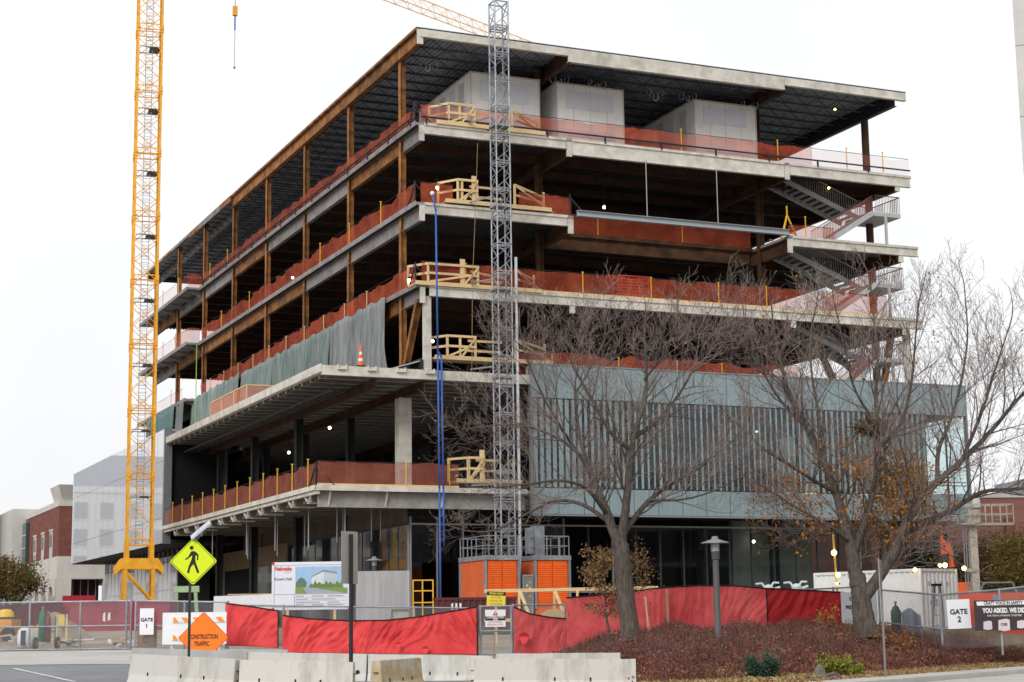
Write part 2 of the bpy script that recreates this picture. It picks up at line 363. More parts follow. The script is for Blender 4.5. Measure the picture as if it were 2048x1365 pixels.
# ---- roof
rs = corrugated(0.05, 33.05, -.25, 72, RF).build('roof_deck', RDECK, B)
MB().box(-.02, -.25, RF+.003, 33.05, 72, RF+.03).build('roof_sheet', RDECK, rs)
for a, b in ((.22, 9.3), (9.32, 24.0), (24.02, 33.0)):
    dz = 0.0
    dz = .36 if 9 < a < 10 else .06 if a > 20 else 0
    MB().box(a, -.30, RF-.50-dz, b, -.24, RF-.085).box(a, -.36, RF-.54-dz, b, -.1, RF-.50-dz).build('roof_fascia', FIRE, B)
ye = [-.2]+COLY
for i, (a, b) in enumerate(zip(ye[:6], ye[1:6])):
    MB().ibeam((.2, a, RF-.52), (.2, b, RF-.52), .82, .3, .035).box(-.02, a, RF-.12, .05, b, RF+.035).build('roof_spandrel', RUST, B)
MB().box(0.02, -.26, RF-.95, .38, -.2, RF-.1).build('beam_end', FIRE, B)
for i in range(9):
    y = 40.5+i*3.4; MB().box(-.05, y, RF-.42 if i < 4 else RF-.2, 0.01, y+3.36, RF+.04).build('roof_edge_plate', PRIM if i % 3 else RUST, B)
MB().ibeam((1.3, 43, RF-.62), (1.3, 72, RF-.62), .5, .2).build('roof_edge_beam', PRIM, B)
MB().ibeam((.2, 71.8, RF-.4), (33, 71.8, RF-.4), .6, .2).build('roof_edge_beam', STEEL, B)
for x in COLX[1:]:
    MB().ibeam((x, -.2, RF-.58), (x, 71.5, RF-.58), .85, .3, .03).build('roof_girder', RUSTD if x < 30 else STEEL, B)
jm = MB()
for xa, xb in ((.5, 9.2), (9.6, 23.9), (24.3, 32.0)):
    jm.bar((xa, 0, -.04), (xb, 0, -.04), .09, .05); jm.bar((xa+.5, 0, -.62), (xb-.5, 0, -.62), .09, .05); n = int((xb-xa)/.75)
    for i in range(n):
        x0 = xa+(xb-xa)*i/n; x1 = xa+(xb-xa)*(i+1)/n; jm.bar((x0, 0, -.05 if i % 2 else -.6), (x1, 0, -.6 if i % 2 else -.05), .035)
jme = jm.mesh('bar_joist', BLUED)
for k in range(46):
    y = .9+k*1.555
    if min(abs(y-c) for c in COLY) > .3: inst('bar_joist', jme, B, (0, y, RF-.09))
# ---- columns
def hcol(z0, z1, s=.36, t=.03): return MB().box(-s/2, -s/2, z0, -s/2+t, s/2, z1).box(s/2-t, -s/2, z0, s/2, s/2, z1).box(-s/2+t, -t/2, z0, s/2-t, t/2, z1)
lc = [hcol(L2, RF-.1, .33, .035).mesh('column', RUST), hcol(L2, RF-.1, .40, .04).mesh('column', PRIM), hcol(L2, RF-.1, .36, .04).mesh('column', RUSTM)]
for i, y in enumerate(COLY):
    inst('column', lc[0], B, (COLX[0], y, 0))
    for x in COLX[1:3]: inst('column', lc[2], B, (x-.45 if x < 10 else x, y+.2, 0))
    if i in (0, 2, 4, 6): MB().tube((COLX[3], y, L2), (COLX[3], y, RF-1.0), .24, n=12).build('column', RUSTD, B)
MB().box(.5, .12, L2, .9, .45, L3-.62).build('corner_column', FIRE, B)
MB().ibeam((.34, 2.9, L2+.2), (.34, .5, L3-.75), .34, .3, .03, up=(1, 0, 0)).build('raking_strut', RUST, B)
for x, y0, z0, y1, z1 in ((32.2, 3, L2+.2, 8, L3-.7), (28.5, 2.0, L2+.3, 4.5, L3-.6)): MB().ibeam((x, y0, z0), (x, y1, z1), .35, .3, .03, up=(1, 0, 0)).build('raking_strut', RUSTD, B)
MB().ibeam((31.4, 1.6, L2), (32.4, 1.6, L3-.6), .4, .3, .03, up=(0, 1, 0)).build('raking_strut', RUST, B)
MB().box(32.7, .6, L2, 33.05, .95, L3-.6).build('corner_column', FIRE, B)
# ---- second floor: slab, big canopy at the corner
s2 = MB().prism([(0, 0), (33.3, 0), (33.3, 70), (-1, 70), (-1, 36.4), (0, 36.4)], L2-.16, L2).build('floor_slab', CONC, B)
c2 = corrugated(-5.6, 6.4, -.66, 0, L2-.02).build('canopy_deck', CONC, B)
cd2 = corrugated(-5.6, -.02, 0, 36.0, L2-.02).build('canopy_deck', DECK, B)
MB().box(-5.66, -.72, L2-.40, -5.6, 36.0, L2+.03).box(-5.66, -.72, L2-.42, -5.35, 36.0, L2-.38).build('canopy_fascia', FIRE, B)
MB().box(-5.58, -.74, L2-.52, 6.4, -.68, L2-.05).box(-5.58, -.74, L2-.56, 6.4, -.5, L2-.52).build('canopy_fascia', FIRE, B)
hb = MB().box(-.25, -.16, -.26, .25, 0, -.2).box(-.25, -.16, -.2, -.2, 0, 0).box(.2, -.16, -.2, .25, 0, 0).mesh('hanger_bracket', FIRE)
for x in (-4.5, -2.85, -1.2, .45): inst('hanger_bracket', hb, B, (x, -.745, L2+.0))
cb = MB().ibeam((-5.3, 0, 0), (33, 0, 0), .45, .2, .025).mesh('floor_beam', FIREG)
cbe = MB().box(-5.34, -.1, -.23, -5.3, .1, .23).bar((-5.3, 0, .2), (-4.9, 0, -.2), .06).mesh('beam_end', FIRE)
for k in range(23):
    y = .6+k*1.555
    if y < 36: o = inst('floor_beam', cb, B, (0, y, L2-.35)); inst('beam_end', cbe, B, (0, y, L2-.36))
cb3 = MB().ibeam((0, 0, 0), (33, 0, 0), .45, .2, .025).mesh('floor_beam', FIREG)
for k in range(10): inst('floor_beam', cb3, B, (0, 37+k*3.2, L2-.42))
corrugated(.02, 33.2, .1, 70, L2-.165).build('floor_deck', DECK, s2)
for x in (-2.4,)+tuple(COLX): MB().ibeam((x, .0, L2-.85), (x, 69, L2-.85), .55, .3, .03).build('girder', RUSTD, B)
pp = MB()
for dx, r in ((0, .09), (.45, .06), (.8, .06)): pp.tube((-4.4+dx, 1.2, L2-1.05), (-4.4+dx, 35.5, L2-1.05), r, n=8)
pp.build('ceiling_pipe_run', STEEL, B)
cw = MB().box(-.36, -.36, L1, .36, -.28, L2-1.1).box(-.36, .28, L1, .36, .36, L2-1.1).box(-.26, -.3, L1, .26, .3, L2-1.1).mesh('column', FIRE)
cw2 = hcol(GZ0, L2-1.1, .45, .05).mesh('column', FIREG); cw3 = hcol(GZ0, L2-1.1, .45, .05).mesh('column', DARK)
inst('column', cw, B, (.34, 3.1, 0))
for i, y in enumerate(COLY):
    for x in COLX:
        if (i, x) != (0, COLX[0]): inst('column', cw3 if x < 25 else cw2, B, (x, y, 0))
for x, y in ((-2.4, 14), (-2.4, 24), (-2.4, 33)): inst('column', cw3, B, (x, y, 0))
# ---- first floor
s1 = MB().prism([(-5.75, -.25), (6.3, -.25), (6.3, .1), (33, .1), (33, 70), (-1, 70), (-1, 36.0), (-5.75, 36.0)], L1-.2, L1).build('floor_slab', FIRE, B)
MB().box(-5.8, -.3, L1-.22, -5.752, 36.0, L1+.04).box(-5.8, -.3, L1-.24, 6.3, -.252, L1+.03).build('edge_plate', FIRE, s1)
MB().box(-5.70, -.2, L1-.42, -5.5, 36.0, L1-.22).build('edge_beam', FIRE, B)
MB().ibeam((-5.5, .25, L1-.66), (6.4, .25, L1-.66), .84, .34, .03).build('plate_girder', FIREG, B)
st = MB().bar((0, -.12, L1-.24), (0, .22, L1-1.0), .08).mesh('stiffener', FIRE)
for x in (-4.9, -1.75, 1.45, 4.65): inst('stiffener', st, B, (x, 0, 0))
vk = MB().bar((-5.6, -.5, -.05), (-5.6, -.12, -.62), .09).bar((-5.6, .75, -.05), (-5.6, .2, -.5), .09).box(-5.64, -.1, -.62, -5.2, .1, -.56).prism_y([(-5.6, -.05), (-4.2, -.05), (-4.2, -.62), (-5.45, -.62)], .15, .2).mesh('kicker_brace', FIRE)
b1 = MB().ibeam((-5.4, 0, 0), (12, 0, 0), .5, .22, .025).mesh('floor_beam', FIREG)
for k in range(23):
    y = 1.5+k*1.555
    if y > 35.5: break
    inst('floor_beam', b1, B, (0, y, L1-.47))
    if k % 2 == 0: inst('kicker_brace', vk, B, (0, y, L1-.2))
MB().box(-5.6, 0.05, L1-.21, 33, 69.9, L1-.203).build('floor_deck', DECK, s1)
rod = MB().tube((0, 0, 0), (0, 0, 1), .035, n=6).mesh('hanging_rod', MULL)
for x, y, z in ((-3.6, 1.4, 6.6), (-3.2, 4, 6.4), (-4.2, 6, 6.2), (-2.4, 5.4, 6.5), (-3.3, 9, 6.2), (-1.7, 2.6, 6.4), (-4.4, 12, 6.3), (-3.4, 15, 6.1), (-4.5, 18, 6.3), (-2.6, 12, 6.1), (-3.6, 21, 6.2), (-.9, 3.4, 6.4), (-4.4, 27, 6.3), (-2.6, 24, 6.3)):
    o = inst('hanging_rod', rod, B, (x, y, z)); o.scale = (1, 1, L1-.3-z)
# ---- cores and dark inner walls
MB().box(11, 20, GZ0, 22, 60, L3-.2).build('core_wall', CONCD, B)
MB().box(-.9, 69.4, GZ0, 33, 69.8, L2-.2).build('rear_wall', CONCD, B)
MB().box(24.5, 9, GZ0, 24.8, 60, L2-.2).build('core_wall', CONCD, B)
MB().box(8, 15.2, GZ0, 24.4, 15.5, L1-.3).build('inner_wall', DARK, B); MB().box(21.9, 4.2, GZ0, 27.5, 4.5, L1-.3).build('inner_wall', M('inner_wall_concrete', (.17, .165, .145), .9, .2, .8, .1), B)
# shaft enclosures on the top floor
SHW = M('shaft_board', (.76, .735, .70), .85, .06, .8, .1, col2=(.88, .87, .85)); SHB = M('blue_grey_vapour_sheet', (.70, .705, .76), .5, .04, 1)
for i, (x0, x1) in enumerate(((4.55, 9.0), (10.1, 14.6), (19.5, 23.95))):
    s = MB().box(x0, 3.05, L5, x1, 11.5 if i != 1 else 9, 33.72).build('shaft_enclosure', SHW, B)
    w_ = x1-x0
    for k in range(1, 4): MB().box(x0+w_*k/4-.012, 3.03, L5+.02, x0+w_*k/4+.012, 3.048, 33.7).build('board_joint', M('board_joint_tape', (.58, .555, .53), .8), s)
    for a, b, z0, z1 in ((.15, .50, 32.15+.1*i, 33.35), (.503, .84, 32.15+.1*i, 33.35), (.15, .85, 30.55, 30.95)):
        MB().box(x0+w_*a, 3.015, z0, x0+w_*b, 3.028, z1).build('sheet_patch', SHB, s)
    MB().box(x0-.04, 3.0, 33.72, x1+.04, 11.5 if i != 1 else 9, 33.8).build('top_track', M('track_pinkish', (.55, .44, .38), .8), s)
    for xx in (x0+.02, x1-.02): MB().box(xx-.03, 3.0, L5, xx+.03, 3.046, 33.72).build('corner_bead', WHITED, s)
    if i != 1:
        for k in range(5): MB().box(x0-.03, 4.0+k*1.5, L5+.3, x0-.004, 4.8+k*1.5, 33.4).build('sheet_patch', SHB if k % 2 else WHITED, s)
# ---- curtain wall boxes
def panel(name, x0, x1, z0, z1, y, mat, parent, t=.05): return MB().box(x0, y, z0, x1, y+t, z1).build(name, mat, parent)
ZB, ZA, ZM0, ZM1 = 7.75, 16.0, 9.2, 14.15; YF = -.80; XN = 19; XW = (35.9-6.42)/XN
cwr = MB().box(6.4, YF-.03, ZA, 35.95, YF+.25, ZA+.08).box(6.4, YF-.03, ZB-.08, 35.95, YF+.25, ZB).box(6.36, YF-.04, ZB, 6.44, YF+.3, ZA).box(35.88, YF-.04, ZB, 35.96, YF+.3, ZA).build('wall_frame', MULL, B)
gm = {}
def gpan(h, mat, nm):
    k = (h, mat.name, nm)
    if k not in gm: gm[k] = MB().box(.018, 0, .02, XW-.018, .05, h-.02).mesh(nm, mat)
    return gm[k]
for i in range(XN):
    x = 6.42+i*XW
    inst('glass_panel', gpan(ZA-ZM1, GLT, 'glass_panel'), B, (x, YF, ZM1)); inst('glass_panel', gpan(ZM0-ZB, GLT, 'glass_panel'), B, (x, YF, ZB))
    mid = inst('vision_panel', gpan(ZM1-ZM0, GLC if i >= XN-2 else GLD, 'vision_panel'), B, (x, YF+.04, ZM0))
    dens = .66 if i < 2 else .5 if i < 4 else .27 if i < 11 else .36 if i < 17 else 0.0
    for k in range(4):
        if dens == 0: break
        wd = XW/4*(dens+random.uniform(-.12, .12)); xx = k*XW/4+XW/8-wd/2
        MB().box(xx, -.05, .04, xx+wd, -.01, ZM1-ZM0-.04).build('glass_strip', GLT, mid)
    MB().box(x-.025, YF+.06, ZB, x+.025, YF+.2, ZA).build('mullion', MULD, B)
for z in (9.85, 10.05): MB().box(6.45, YF+.3, z, 35.85, YF+.34, z+.05).build('guard_rail', MULD, B)
# right return of the box, its floor and roof
for k in range(4):
    y0 = YF+.3+k*1.55; ZS = ((ZB, ZM0, GLT), (ZM0, ZM1, GLC), (ZM1, ZA, GLT))
    for z0, z1, mt in ZS: MB().box(35.85, y0, z0+.02, 35.9, y0+1.5, z1-.02).build('glass_panel', mt, B)
MB().box(6.45, YF+.25, ZB+.01, 35.84, .1, ZB+.3).box(33.1, .1, ZB+.01, 35.84, 5.7, ZB+.3).build('box_soffit', DARK, B)
MB().box(6.45, YF+.25, ZA-.5, 35.84, -.02, ZA-.06).box(33.4, -.02, ZA-.5, 35.84, 5.7, ZA-.06).build('box_roof', CONC, B)
MB().box(8, 2.8, L1, 24.4, 3.0, L2-.5).build('inner_partition', M('grey_partition', (.13, .14, .14), .9, .3, .5), B)  # plain grey with broad random tone
MB().box(26.2, 1.2, L1, 29.2, 1.4, L2-.4).build('inner_partition', M('tan_partition', (.34, .28, .16), .9, .15, 1), B)
# left box of mirror glass: face at x=-5.66
YL0, YL1, NL = 36.3, 74, 25; YW = (YL1-YL0)/NL
lz = [7.95, 9.75, 13.85, 16.12]
pm = [MB().box(0, .012, lz[j]+.012, .05, YW-.012, lz[j+1]-.012).mesh('glass_panel', GLF) for j in range(3)]
fin_ = MB().box(-.012, 0, 7.97, -.004, .03, 16.1).mesh('glass_fin', M('pale_glass_edge', (.42, .45, .48), .3, .1, 1))
for i in range(NL):
    for j in range(3): inst('glass_panel', pm[j], B, (-5.70, YL0+i*YW, 0))
    MB().box(-5.64, YL0+i*YW-.03, 7.95, -5.4, YL0+i*YW+.03, 16.1).build('mullion', MULD, B)
    if i % 2: inst('glass_fin', fin_, B, (-5.70, YL0+i*YW+random.uniform(.3, 1.1), 0))
MB().box(-5.75, YL0-.35, 7.9, -5.2, YL0-.02, 16.18).build('box_jamb', M('grey_jamb_metal', (.24, .25, .27), .4, .05, 2, metal=.5), B)
MB().box(-5.6, YL0-.3, 7.95, 0, 74, 8.2).build('box_soffit', DARK, B); MB().box(-5.6, YL0, 15.8, -.05, 74, 16.05).build('box_roof', CONC, B)
MB().box(-5.72, 73.98, 7.9, -.1, 74.1, 16.15).build('box_end_wall', GLF, B)
MB().box(-1.3, YL0, 8.3, -1.05, 73.8, 15.7).build('inner_partition', CONCD, B)
MB().box(-5.5, YL0-.02, 8.3, -1.3, YL0+.1, 15.7).build('inner_partition', M('shade_black_wall', (.006, .006, .007), .9), B)  # painted near black to stand for the darkness inside
# ---- ground floor glazing
GH = 7.25; yf = 1.6
pane = MB().box(.03, 0, GZ0, 1.50, .03, GH).mesh('pane', GLC); mu = MB().box(-.03, -.03, GZ0-.3, .03, .12, GH+.45).mesh('mullion', MULL); mud = MB().box(-.03, -.03, GZ0-.3, .03, .12, GH).mesh('mullion', MULD)
for i in range(22):
    x = .2+i*1.53
    inst('mullion', mu if i < 4 or i in (6, 8, 19) else mud, B, (x, yf, 0))
    if 1 < i < 5 or i in (6, 7): continue
    inst('pane', pane, B, (x, yf, 0))
MB().box(.15, yf-.06, GH, 34.2, yf+.1, GH+.09).build('head_rail', MULL, B); MB().box(.15, yf-.05, GZ0-.3, 34.2, yf+.1, GZ0+.1).build('sill_rail', MULL, B)
MB().box(.2+1.53*6, yf-.02, 3.55, .2+1.53*8, yf+.1, 3.65).build('transom', MULL, B); MB().box(.2+1.53*14, yf-.02, 3.55, .2+1.53*16, yf+.1, 3.65).build('transom', MULL, B)
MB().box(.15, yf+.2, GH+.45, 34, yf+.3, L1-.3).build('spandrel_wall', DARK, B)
paneL = MB().box(-.015, .03, GZ0, .015, 1.50, GH).mesh('pane', GLD)
for i in range(15):
    y = yf+.15+i*1.53; inst('pane', paneL, B, (.1, y, 0)); MB().box(.06, y-.03, GZ0-.3, .16, y+.03, GH).build('mullion', MULL if i == 0 else MULD, B)
MB().box(.05, yf+.1, GH, .17, 25, GH+.08).build('head_rail', MULD, B)
MB().box(.12, yf+.4, GH+.1, .3, 36, L1-.3).build('spandrel_wall', M('brown_sheathing', (.13, .11, .09), .9, .2, 1.2), B)
TANP = M('tan_sheathing', (.30, .235, .15), .85, .15, 1.2, .1)
MB().box(.0, 24.8, GZ0, .12, 25.9, GH+.2).build('sheathing_panel', TANP, B); MB().box(.0, 25.9, 6.1, .12, 45, GH+.2).build('sheathing_panel', TANP, B); MB().box(.0, 41, GZ0, .12, 43.3, 6.1).build('sheathing_panel', TANP, B)
for i in range(10): y = 25.95+i*1.5; MB().box(.03, y+.03, GZ0, .06, y+1.47, 6.08).build('pane', GLD, B)
MB().box(1.2, 12, GZ0, 1.4, 44, GH).build('inner_wall', DARK, B)
# white framed glazing under the left box
for i in range(18):
    y = 43.5+i*1.6; MB().box(-3.02, y, GZ0, -2.94, y+.07, 7.9).build('mullion', WHITED, B)
    for z0, z1 in ((GZ0, 2.9), (2.95, 4.9), (4.95, 7.0), (7.05, 7.9)): MB().box(-2.99, y+.08, z0, -2.96, y+1.59, z1).build('pane', GLD if z0 < 2 or z0 > 6.9 else GLF, B)
for z in (2.88, 4.9, 6.98): MB().box(-3.03, 43.5, z, -2.95, 72.3, z+.08).build('transom', WHITED, B)
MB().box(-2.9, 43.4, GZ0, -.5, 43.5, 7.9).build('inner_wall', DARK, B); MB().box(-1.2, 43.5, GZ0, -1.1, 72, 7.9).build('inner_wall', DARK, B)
# ---- outside stair at the right end: two flights and a landing per storey
STR = M('grey_stair_steel', (.46, .47, .48), .6, .1, 2)
def flight(p, q, wy, net):                     # p top, q bottom (x,z); wy: y range
    (x0, z0), (x1, z1) = p, q
    f = MB(); 
    for y in wy: f.bar((x0, y, z0-.1), (x1, y, z1-.1), .06, .32)
    o = f.build('stair_flight', STR, B); n = 12; tr = MB().box(-.14, wy[0]+.04, -.02, .14, wy[1]-.04, .02).box(-.14 if x1 > x0 else .12, wy[0]+.04, -.16, -.12 if x1 > x0 else .14, wy[1]-.04, -.02).mesh('tread', STR)
    for k in range(n): t = (k+.5)/n; inst('tread', tr, o, (x0+(x1-x0)*t, 0, z0+(z1-z0)*t))
    r = MB()
    for y in wy:
        r.bar((x0, y, z0+1.0), (x1, y, z1+1.0), .05)
        for k in range(34): t = k/33; X, Z = x0+(x1-x0)*t, z0+(z1-z0)*t; r.bar((X, y, Z), (X, y, Z+1.0), .022)
    r.build('stair_railing', M('stair_rail_primer', (.28, .19, .17), .6) if net else STR, o)
    if net: MB().quad((x0, wy[0]-.03, z0+.1), (x1, wy[0]-.03, z1+.1), (x1, wy[0]-.03, z1+1.05), (x0, wy[0]-.03, z0+1.05)).build('stair_net', PNET, o)
for top, bot in ((L5, L4), (L4, L3), (L3, L2)):
    zm = (top+bot)/2+.05
    flight((25.4, top-.2), (30.9, zm), (2.5, 4.3), False)
    flight((31.0, zm), (27.2 if bot != L2 else 28.0, bot), (1.0, 2.3), True)
    l = MB().box(30.9, 1.0, zm-.28, 33.1, 3.9, zm-.02).build('stair_landing', STR, B)
    r = MB()
    for a, b in (((31.2, 1.0), (33.05, 1.0)), ((33.05, 1.0), (33.05, 3.85)), ((33.05, 3.85), (31.0, 3.85))):
        r.bar((*a, zm+1.05), (*b, zm+1.05), .05); n = 16
        for k in range(n+1): t = k/n; X, Y = a[0]+(b[0]-a[0])*t, a[1]+(b[1]-a[1])*t; r.bar((X, Y, zm), (X, Y, zm+1.05), .022)
    r.build('stair_railing', M('stair_rail_primer', (.28, .19, .17), .6), l)
    MB().bar((31.9, .95, zm-.1), (31.9, .95, bot-.3), .14).build('landing_post', STR, B)
# ============================================================ THINGS ON THE BUILDING
PH = [0]
def net(label, pts, h=1.12, posts=(), sag=.12, mat=None, guard=False, toe=False, yellow=True, cat='netting', tall=1.35, post_mat=None, corner=()):
    """a run of debris netting along local points (x,y,z), hung on a cable, with slim posts"""
    P = [Vector(p) for p in pts]; b0 = P[0]
    t = thing('safety_net', label, cat, bl(*b0), BR, 'safety netting on the floor edges')
    seg = [(P[i+1]-P[i]).length for i in range(len(P)-1)]; tot = sum(seg); PH[0] += 1; ph = PH[0]*1.7
    def pos(s):
        for i, l in enumerate(seg):
            if s <= l or i == len(seg)-1: return P[i]+(P[i+1]-P[i])*(s/l)
            s -= l
    def nrm(s):
        for i, l in enumerate(seg):
            if s <= l or i == len(seg)-1: d = (P[i+1]-P[i]).normalized(); return Vector((-abs(d.y), -abs(d.x), 0))
            s -= l
    bay = 3.1
    def fn(a, b):
        s = a*tot; p = pos(s)-b0; q = abs(math.sin(math.pi*s/bay+ph))*(.6+.5*math.sin(s*.83+ph)); top = h-sag*q+.10*mnoise.noise(Vector((s*.9, ph, 0)))+.04*mnoise.noise(Vector((s*3.1, ph, 5)))
        wob = (.05*math.sin(s*3.1+ph+b*2)+.035*math.sin(s*7.3+b*4+ph))*(.3+b*.7)
        return p+nrm(s)*wob+Vector((0, 0, b*top))
    MB().grid(fn, max(8, int(tot*3.5)), 4).build('netting', mat or NET, t, smooth=True)
    cb = MB(); n = max(2, int(tot/bay))
    for i in range(n): cb.tube(pos(tot*i/n)-b0+Vector((0, 0, h)), pos(tot*(i+1)/n)-b0+Vector((0, 0, h)), .018, n=4)
    cb.build('cable', STEEL, t)
    pm_ = MB().bar((0, 0, -.05), (0, 0, tall), .045).bar((-.07, 0, tall), (.07, 0, tall), .04).mesh('post', YEL if yellow else (post_mat or WOOD))
    for s in posts: inst('post', pm_, t, pos(min(s, tot))-b0+nrm(min(s, tot))*.06)
    if toe:
        for i in range(len(P)-1): MB().bar(P[i]-b0+nrm(.01)*.03+Vector((0, 0, .07)), P[i+1]-b0+nrm(.01)*.03+Vector((0, 0, .07)), .04, .14).build('toe_board', WOOD, t)
    if guard:
        k = nrm(.01)*.14
        for i in range(len(P)-1): MB().tube(P[i]-b0+k+Vector((0, 0, .32)), P[i+1]-b0+k+Vector((0, 0, .32)), .05, n=6).build('guard_rail', STEEL, t)
        gm_ = MB().bar((0, 0, -.1), (0, 0, .34), .09).mesh('rail_stub', STEEL)
        for j in range(int(tot/3.7)+1): inst('rail_stub', gm_, t, pos(min(tot, j*3.7+.3))-b0+k)
    for s in corner:                                         # dark corner stand with raking legs
        q = pos(s)-b0; k = MB().bar(q+Vector((0, 0, -.1)), q+Vector((0, 0, 1.25)), .07).bar(q+Vector((0, 0, 1.1)), q+Vector((0, -.15, 0))+Vector((1.0, 0, 0)), .06).bar(q+Vector((0, 0, 1.1)), q+Vector((-.1, .9, 0)), .06)
        k.build('corner_stand', STEEL, t)
    return t
ev = lambda a, b, st: [a+st*i for i in range(int((b-a)/st)+1)]
net('red netting along the left edge of the top open floor under the roof', [(.05, .3, L5), (.05, 49, L5)], .95, guard=True, posts=(41, 46.5), corner=(0,))
net('pale netting at the far balcony of the top open floor beside the crane', [(-.95, 50.4, L5), (-.95, 68, L5)], 1.1, mat=PNET, posts=(3, 9))
net('red end netting facing the street at the top far balcony', [(-.95, 50.3, L5), (.2, 50.3, L5)], 1.1, sag=.03)
net('red netting along the front edge of the top floor before the white shafts', [(.3, .05, L5), (9.0, .05, L5), (26.0, .05, L5)], 1.15, guard=True, posts=(16.5, 23.2))
net('nearly clear pale netting at the right end of the top floor front', [(26.0, .05, L5), (33.2, .05, L5)], 1.1, mat=PNET, guard=True, posts=(2.5, 5.2))
net('red netting along the left edge of the fourth floor slab', [(.05, .3, L4), (.05, 49.5, L4)], 1.15, posts=(5.5, 11.3, 17.2, 34.4, 42.6), sag=.28, corner=(0,))
net('red netting wrapping the far balcony of the fourth floor', [(.1, 50.35, L4), (-.95, 50.35, L4), (-.95, 55, L4)], 1.2, posts=(3, 5), sag=.05)
net('pale netting at the far end of the fourth floor balcony by the crane', [(-.95, 55, L4), (-.95, 68, L4)], 1.1, mat=PNET, posts=(4,))
net('short red net at the front corner of the fourth floor beside the timber landing', [(.3, .05, L4), (2.2, .05, L4)], 1.15, sag=.02)
net('red net between timber landing and beam gap on the fourth floor', [(6.2, .05, L4), (9.5, .05, L4)], 1.1, sag=.03, corner=(3.2,))
net('long red net on the recessed fourth floor edge behind the grey hung beam', [(9.7, 4.15, L4), (23.9, 4.15, L4)], 1.3, posts=(3.5, 9.3), sag=.06)
net('red net at the right part of the fourth floor near the yellow tripod', [(24.3, .4, L4), (27.6, .4, L4)], .8, posts=(1.2,), sag=.05)
net('red netting along the left edge of the third floor above the grey blankets', [(.05, .3, L3), (.05, 49.5, L3)], 1.15, posts=ev(8, 46, 4.2), sag=.25, yellow=False, tall=1.1, corner=(0,))
net('faint pink net at the far balcony of the third floor above the green tarp', [(-.95, 51.5, L3), (-.95, 66, L3)], 1.0, mat=PNET, posts=(4,))
net('long red netting along the front of the third floor behind the bare trees', [(.3, .05, L3), (31.0, .05, L3)], 1.3, toe=True, posts=(2.6, 9.8, 14.2, 18.7, 22.0, 26.3, 29.3), sag=.04)
net('red net low behind the top of the blue grey glass box', [(6.0, .3, L2), (24.5, .3, L2)], 1.5, posts=(2.2, 6.4, 10.2, 13.2), sag=.3)
net('red netting along the left edge of the first floor slab above the crosswalk sign', [(-5.7, -.1, L1), (-5.7, 35.6, L1)], 1.2, mat=NETB, posts=ev(1.2, 34.5, 2.9), sag=.18, tall=1.5, corner=(0,))
net('red netting on the front edge of the first floor left of the timber rail', [(-5.65, -.2, L1), (2.3, -.2, L1)], 1.3, mat=NETB, toe=True, posts=(4.9, 7.4), sag=.02, tall=1.5)
# ---- timber landings by the hoist, one per floor
def landing(label, z, x0=1.9, xm0=3.3, xm1=5.7, x1=7.4, zt=1.3, plat=.25, right=True, tall=()):
    t = thing('timber_landing', label, 'timber railing', bl(x0, 1.12, z), BR, 'timber landings at the hoist'); w = x1-x0; o = x0
    MB().box(0, -1.25, plat-.1, w-.2, -.06, plat).build('platform', PLY, t)
    MB().box(-.02, -1.32, plat-.12, w-.15, -1.26, plat+.1).build('toe_board', WOOD, t)
    pm_ = MB().box(-.06, -.045, plat, .06, .045, plat+zt).mesh('post', WOOD)
    rails = []
    for x, y in ((0, -.1), (.75, -1.2), (xm0-o, -1.2), (xm1-o+.3, -1.2), (w-.1, -.1), (xm0-o-.9, -1.2)): inst('post', pm_, t, (x, y, 0))
    for f in (.55, 1.0):
        zz = plat+zt*f-.05
        for a, b in (((0, -.1), (.75, -1.24)), ((.7, -1.26), (xm0-o+.05, -1.26)), ((xm0-o+.05, -.02), (xm1-o, -.02)), ((xm1-o+.3, -1.26), (w-.1, -.12))):
            if not right and a[0] > 2.5: continue
            k = .0 if a[0] < 3 else -.25
            MB().bar((*a, zz), (*b, zz+k*(f == 1.0)), .05, .13).build('rail', WOOD, t)
    MB().bar((.85, -1.28, plat+.1), (xm0-o-.2, -1.28, plat+zt*.55), .045, .11).build('brace', WOOD, t)
    MB().bar((xm0-o-.8, -1.28, plat+.1), (xm0-o, -1.28, plat+zt-.1), .045, .11).build('brace', WOOD, t)
    MB().bar((xm1-o+.35, -1.25, plat+zt-.1), (w+.5, -.1, plat+.15), .045, .11).build('brace', WOOD, t)
    for x, h in tall: MB().box(x-.14, -1.2, plat, x+.14, -1.12, plat+h).build('plank', WOOD, t)
    return t
landing('timber hoist landing on the top open floor under the roof', L5, 1.2, 3.5, 5.5, 8.0, 1.2, .1)
landing('timber hoist landing with an upright plank on the fourth floor', L4, 1.7, 3.6, 5.6, 8.3, 1.3, .2, tall=((1.75, 1.55),))
landing('timber hoist landing on the third floor beside the concrete corner column', L3, -.1, 3.6, 5.6, 7.6, 1.15, .05, tall=((2.8, 1.5),))
landing('timber hoist landing on legs above the canopy, second floor', L2+.55, 1.0, 3.4, 5.5, 8.2, 1.25, .25)
landing('timber hoist landing at first floor beside the glass box', L1, 2.2, 3.8, 5.3, 6.2, 1.3, .45, tall=((1.55, 1.7),))
t = thing('steel_ramp_plate', 'grey steel ramp plate propped on the canopy by the white column', 'plate', bl(-1.6, .6, L2+.02), BR)
MB().hexa([(0, 0, 0), (2.6, -.4, .75), (2.6, 1.6, .75), (.1, 1.6, .02), (0, 0, .05), (2.6, -.4, .8), (2.6, 1.6, .8), (.1, 1.6, .07)]).build('plate', M('pale_sheet', (.42, .43, .47), .4, .1, 1), t)
MB().box(1.9, -.4, 0, 2.0, 1.5, .72).box(2.5, -.4, 0, 2.6, 1.5, .72).build('trestle', STEEL, t)
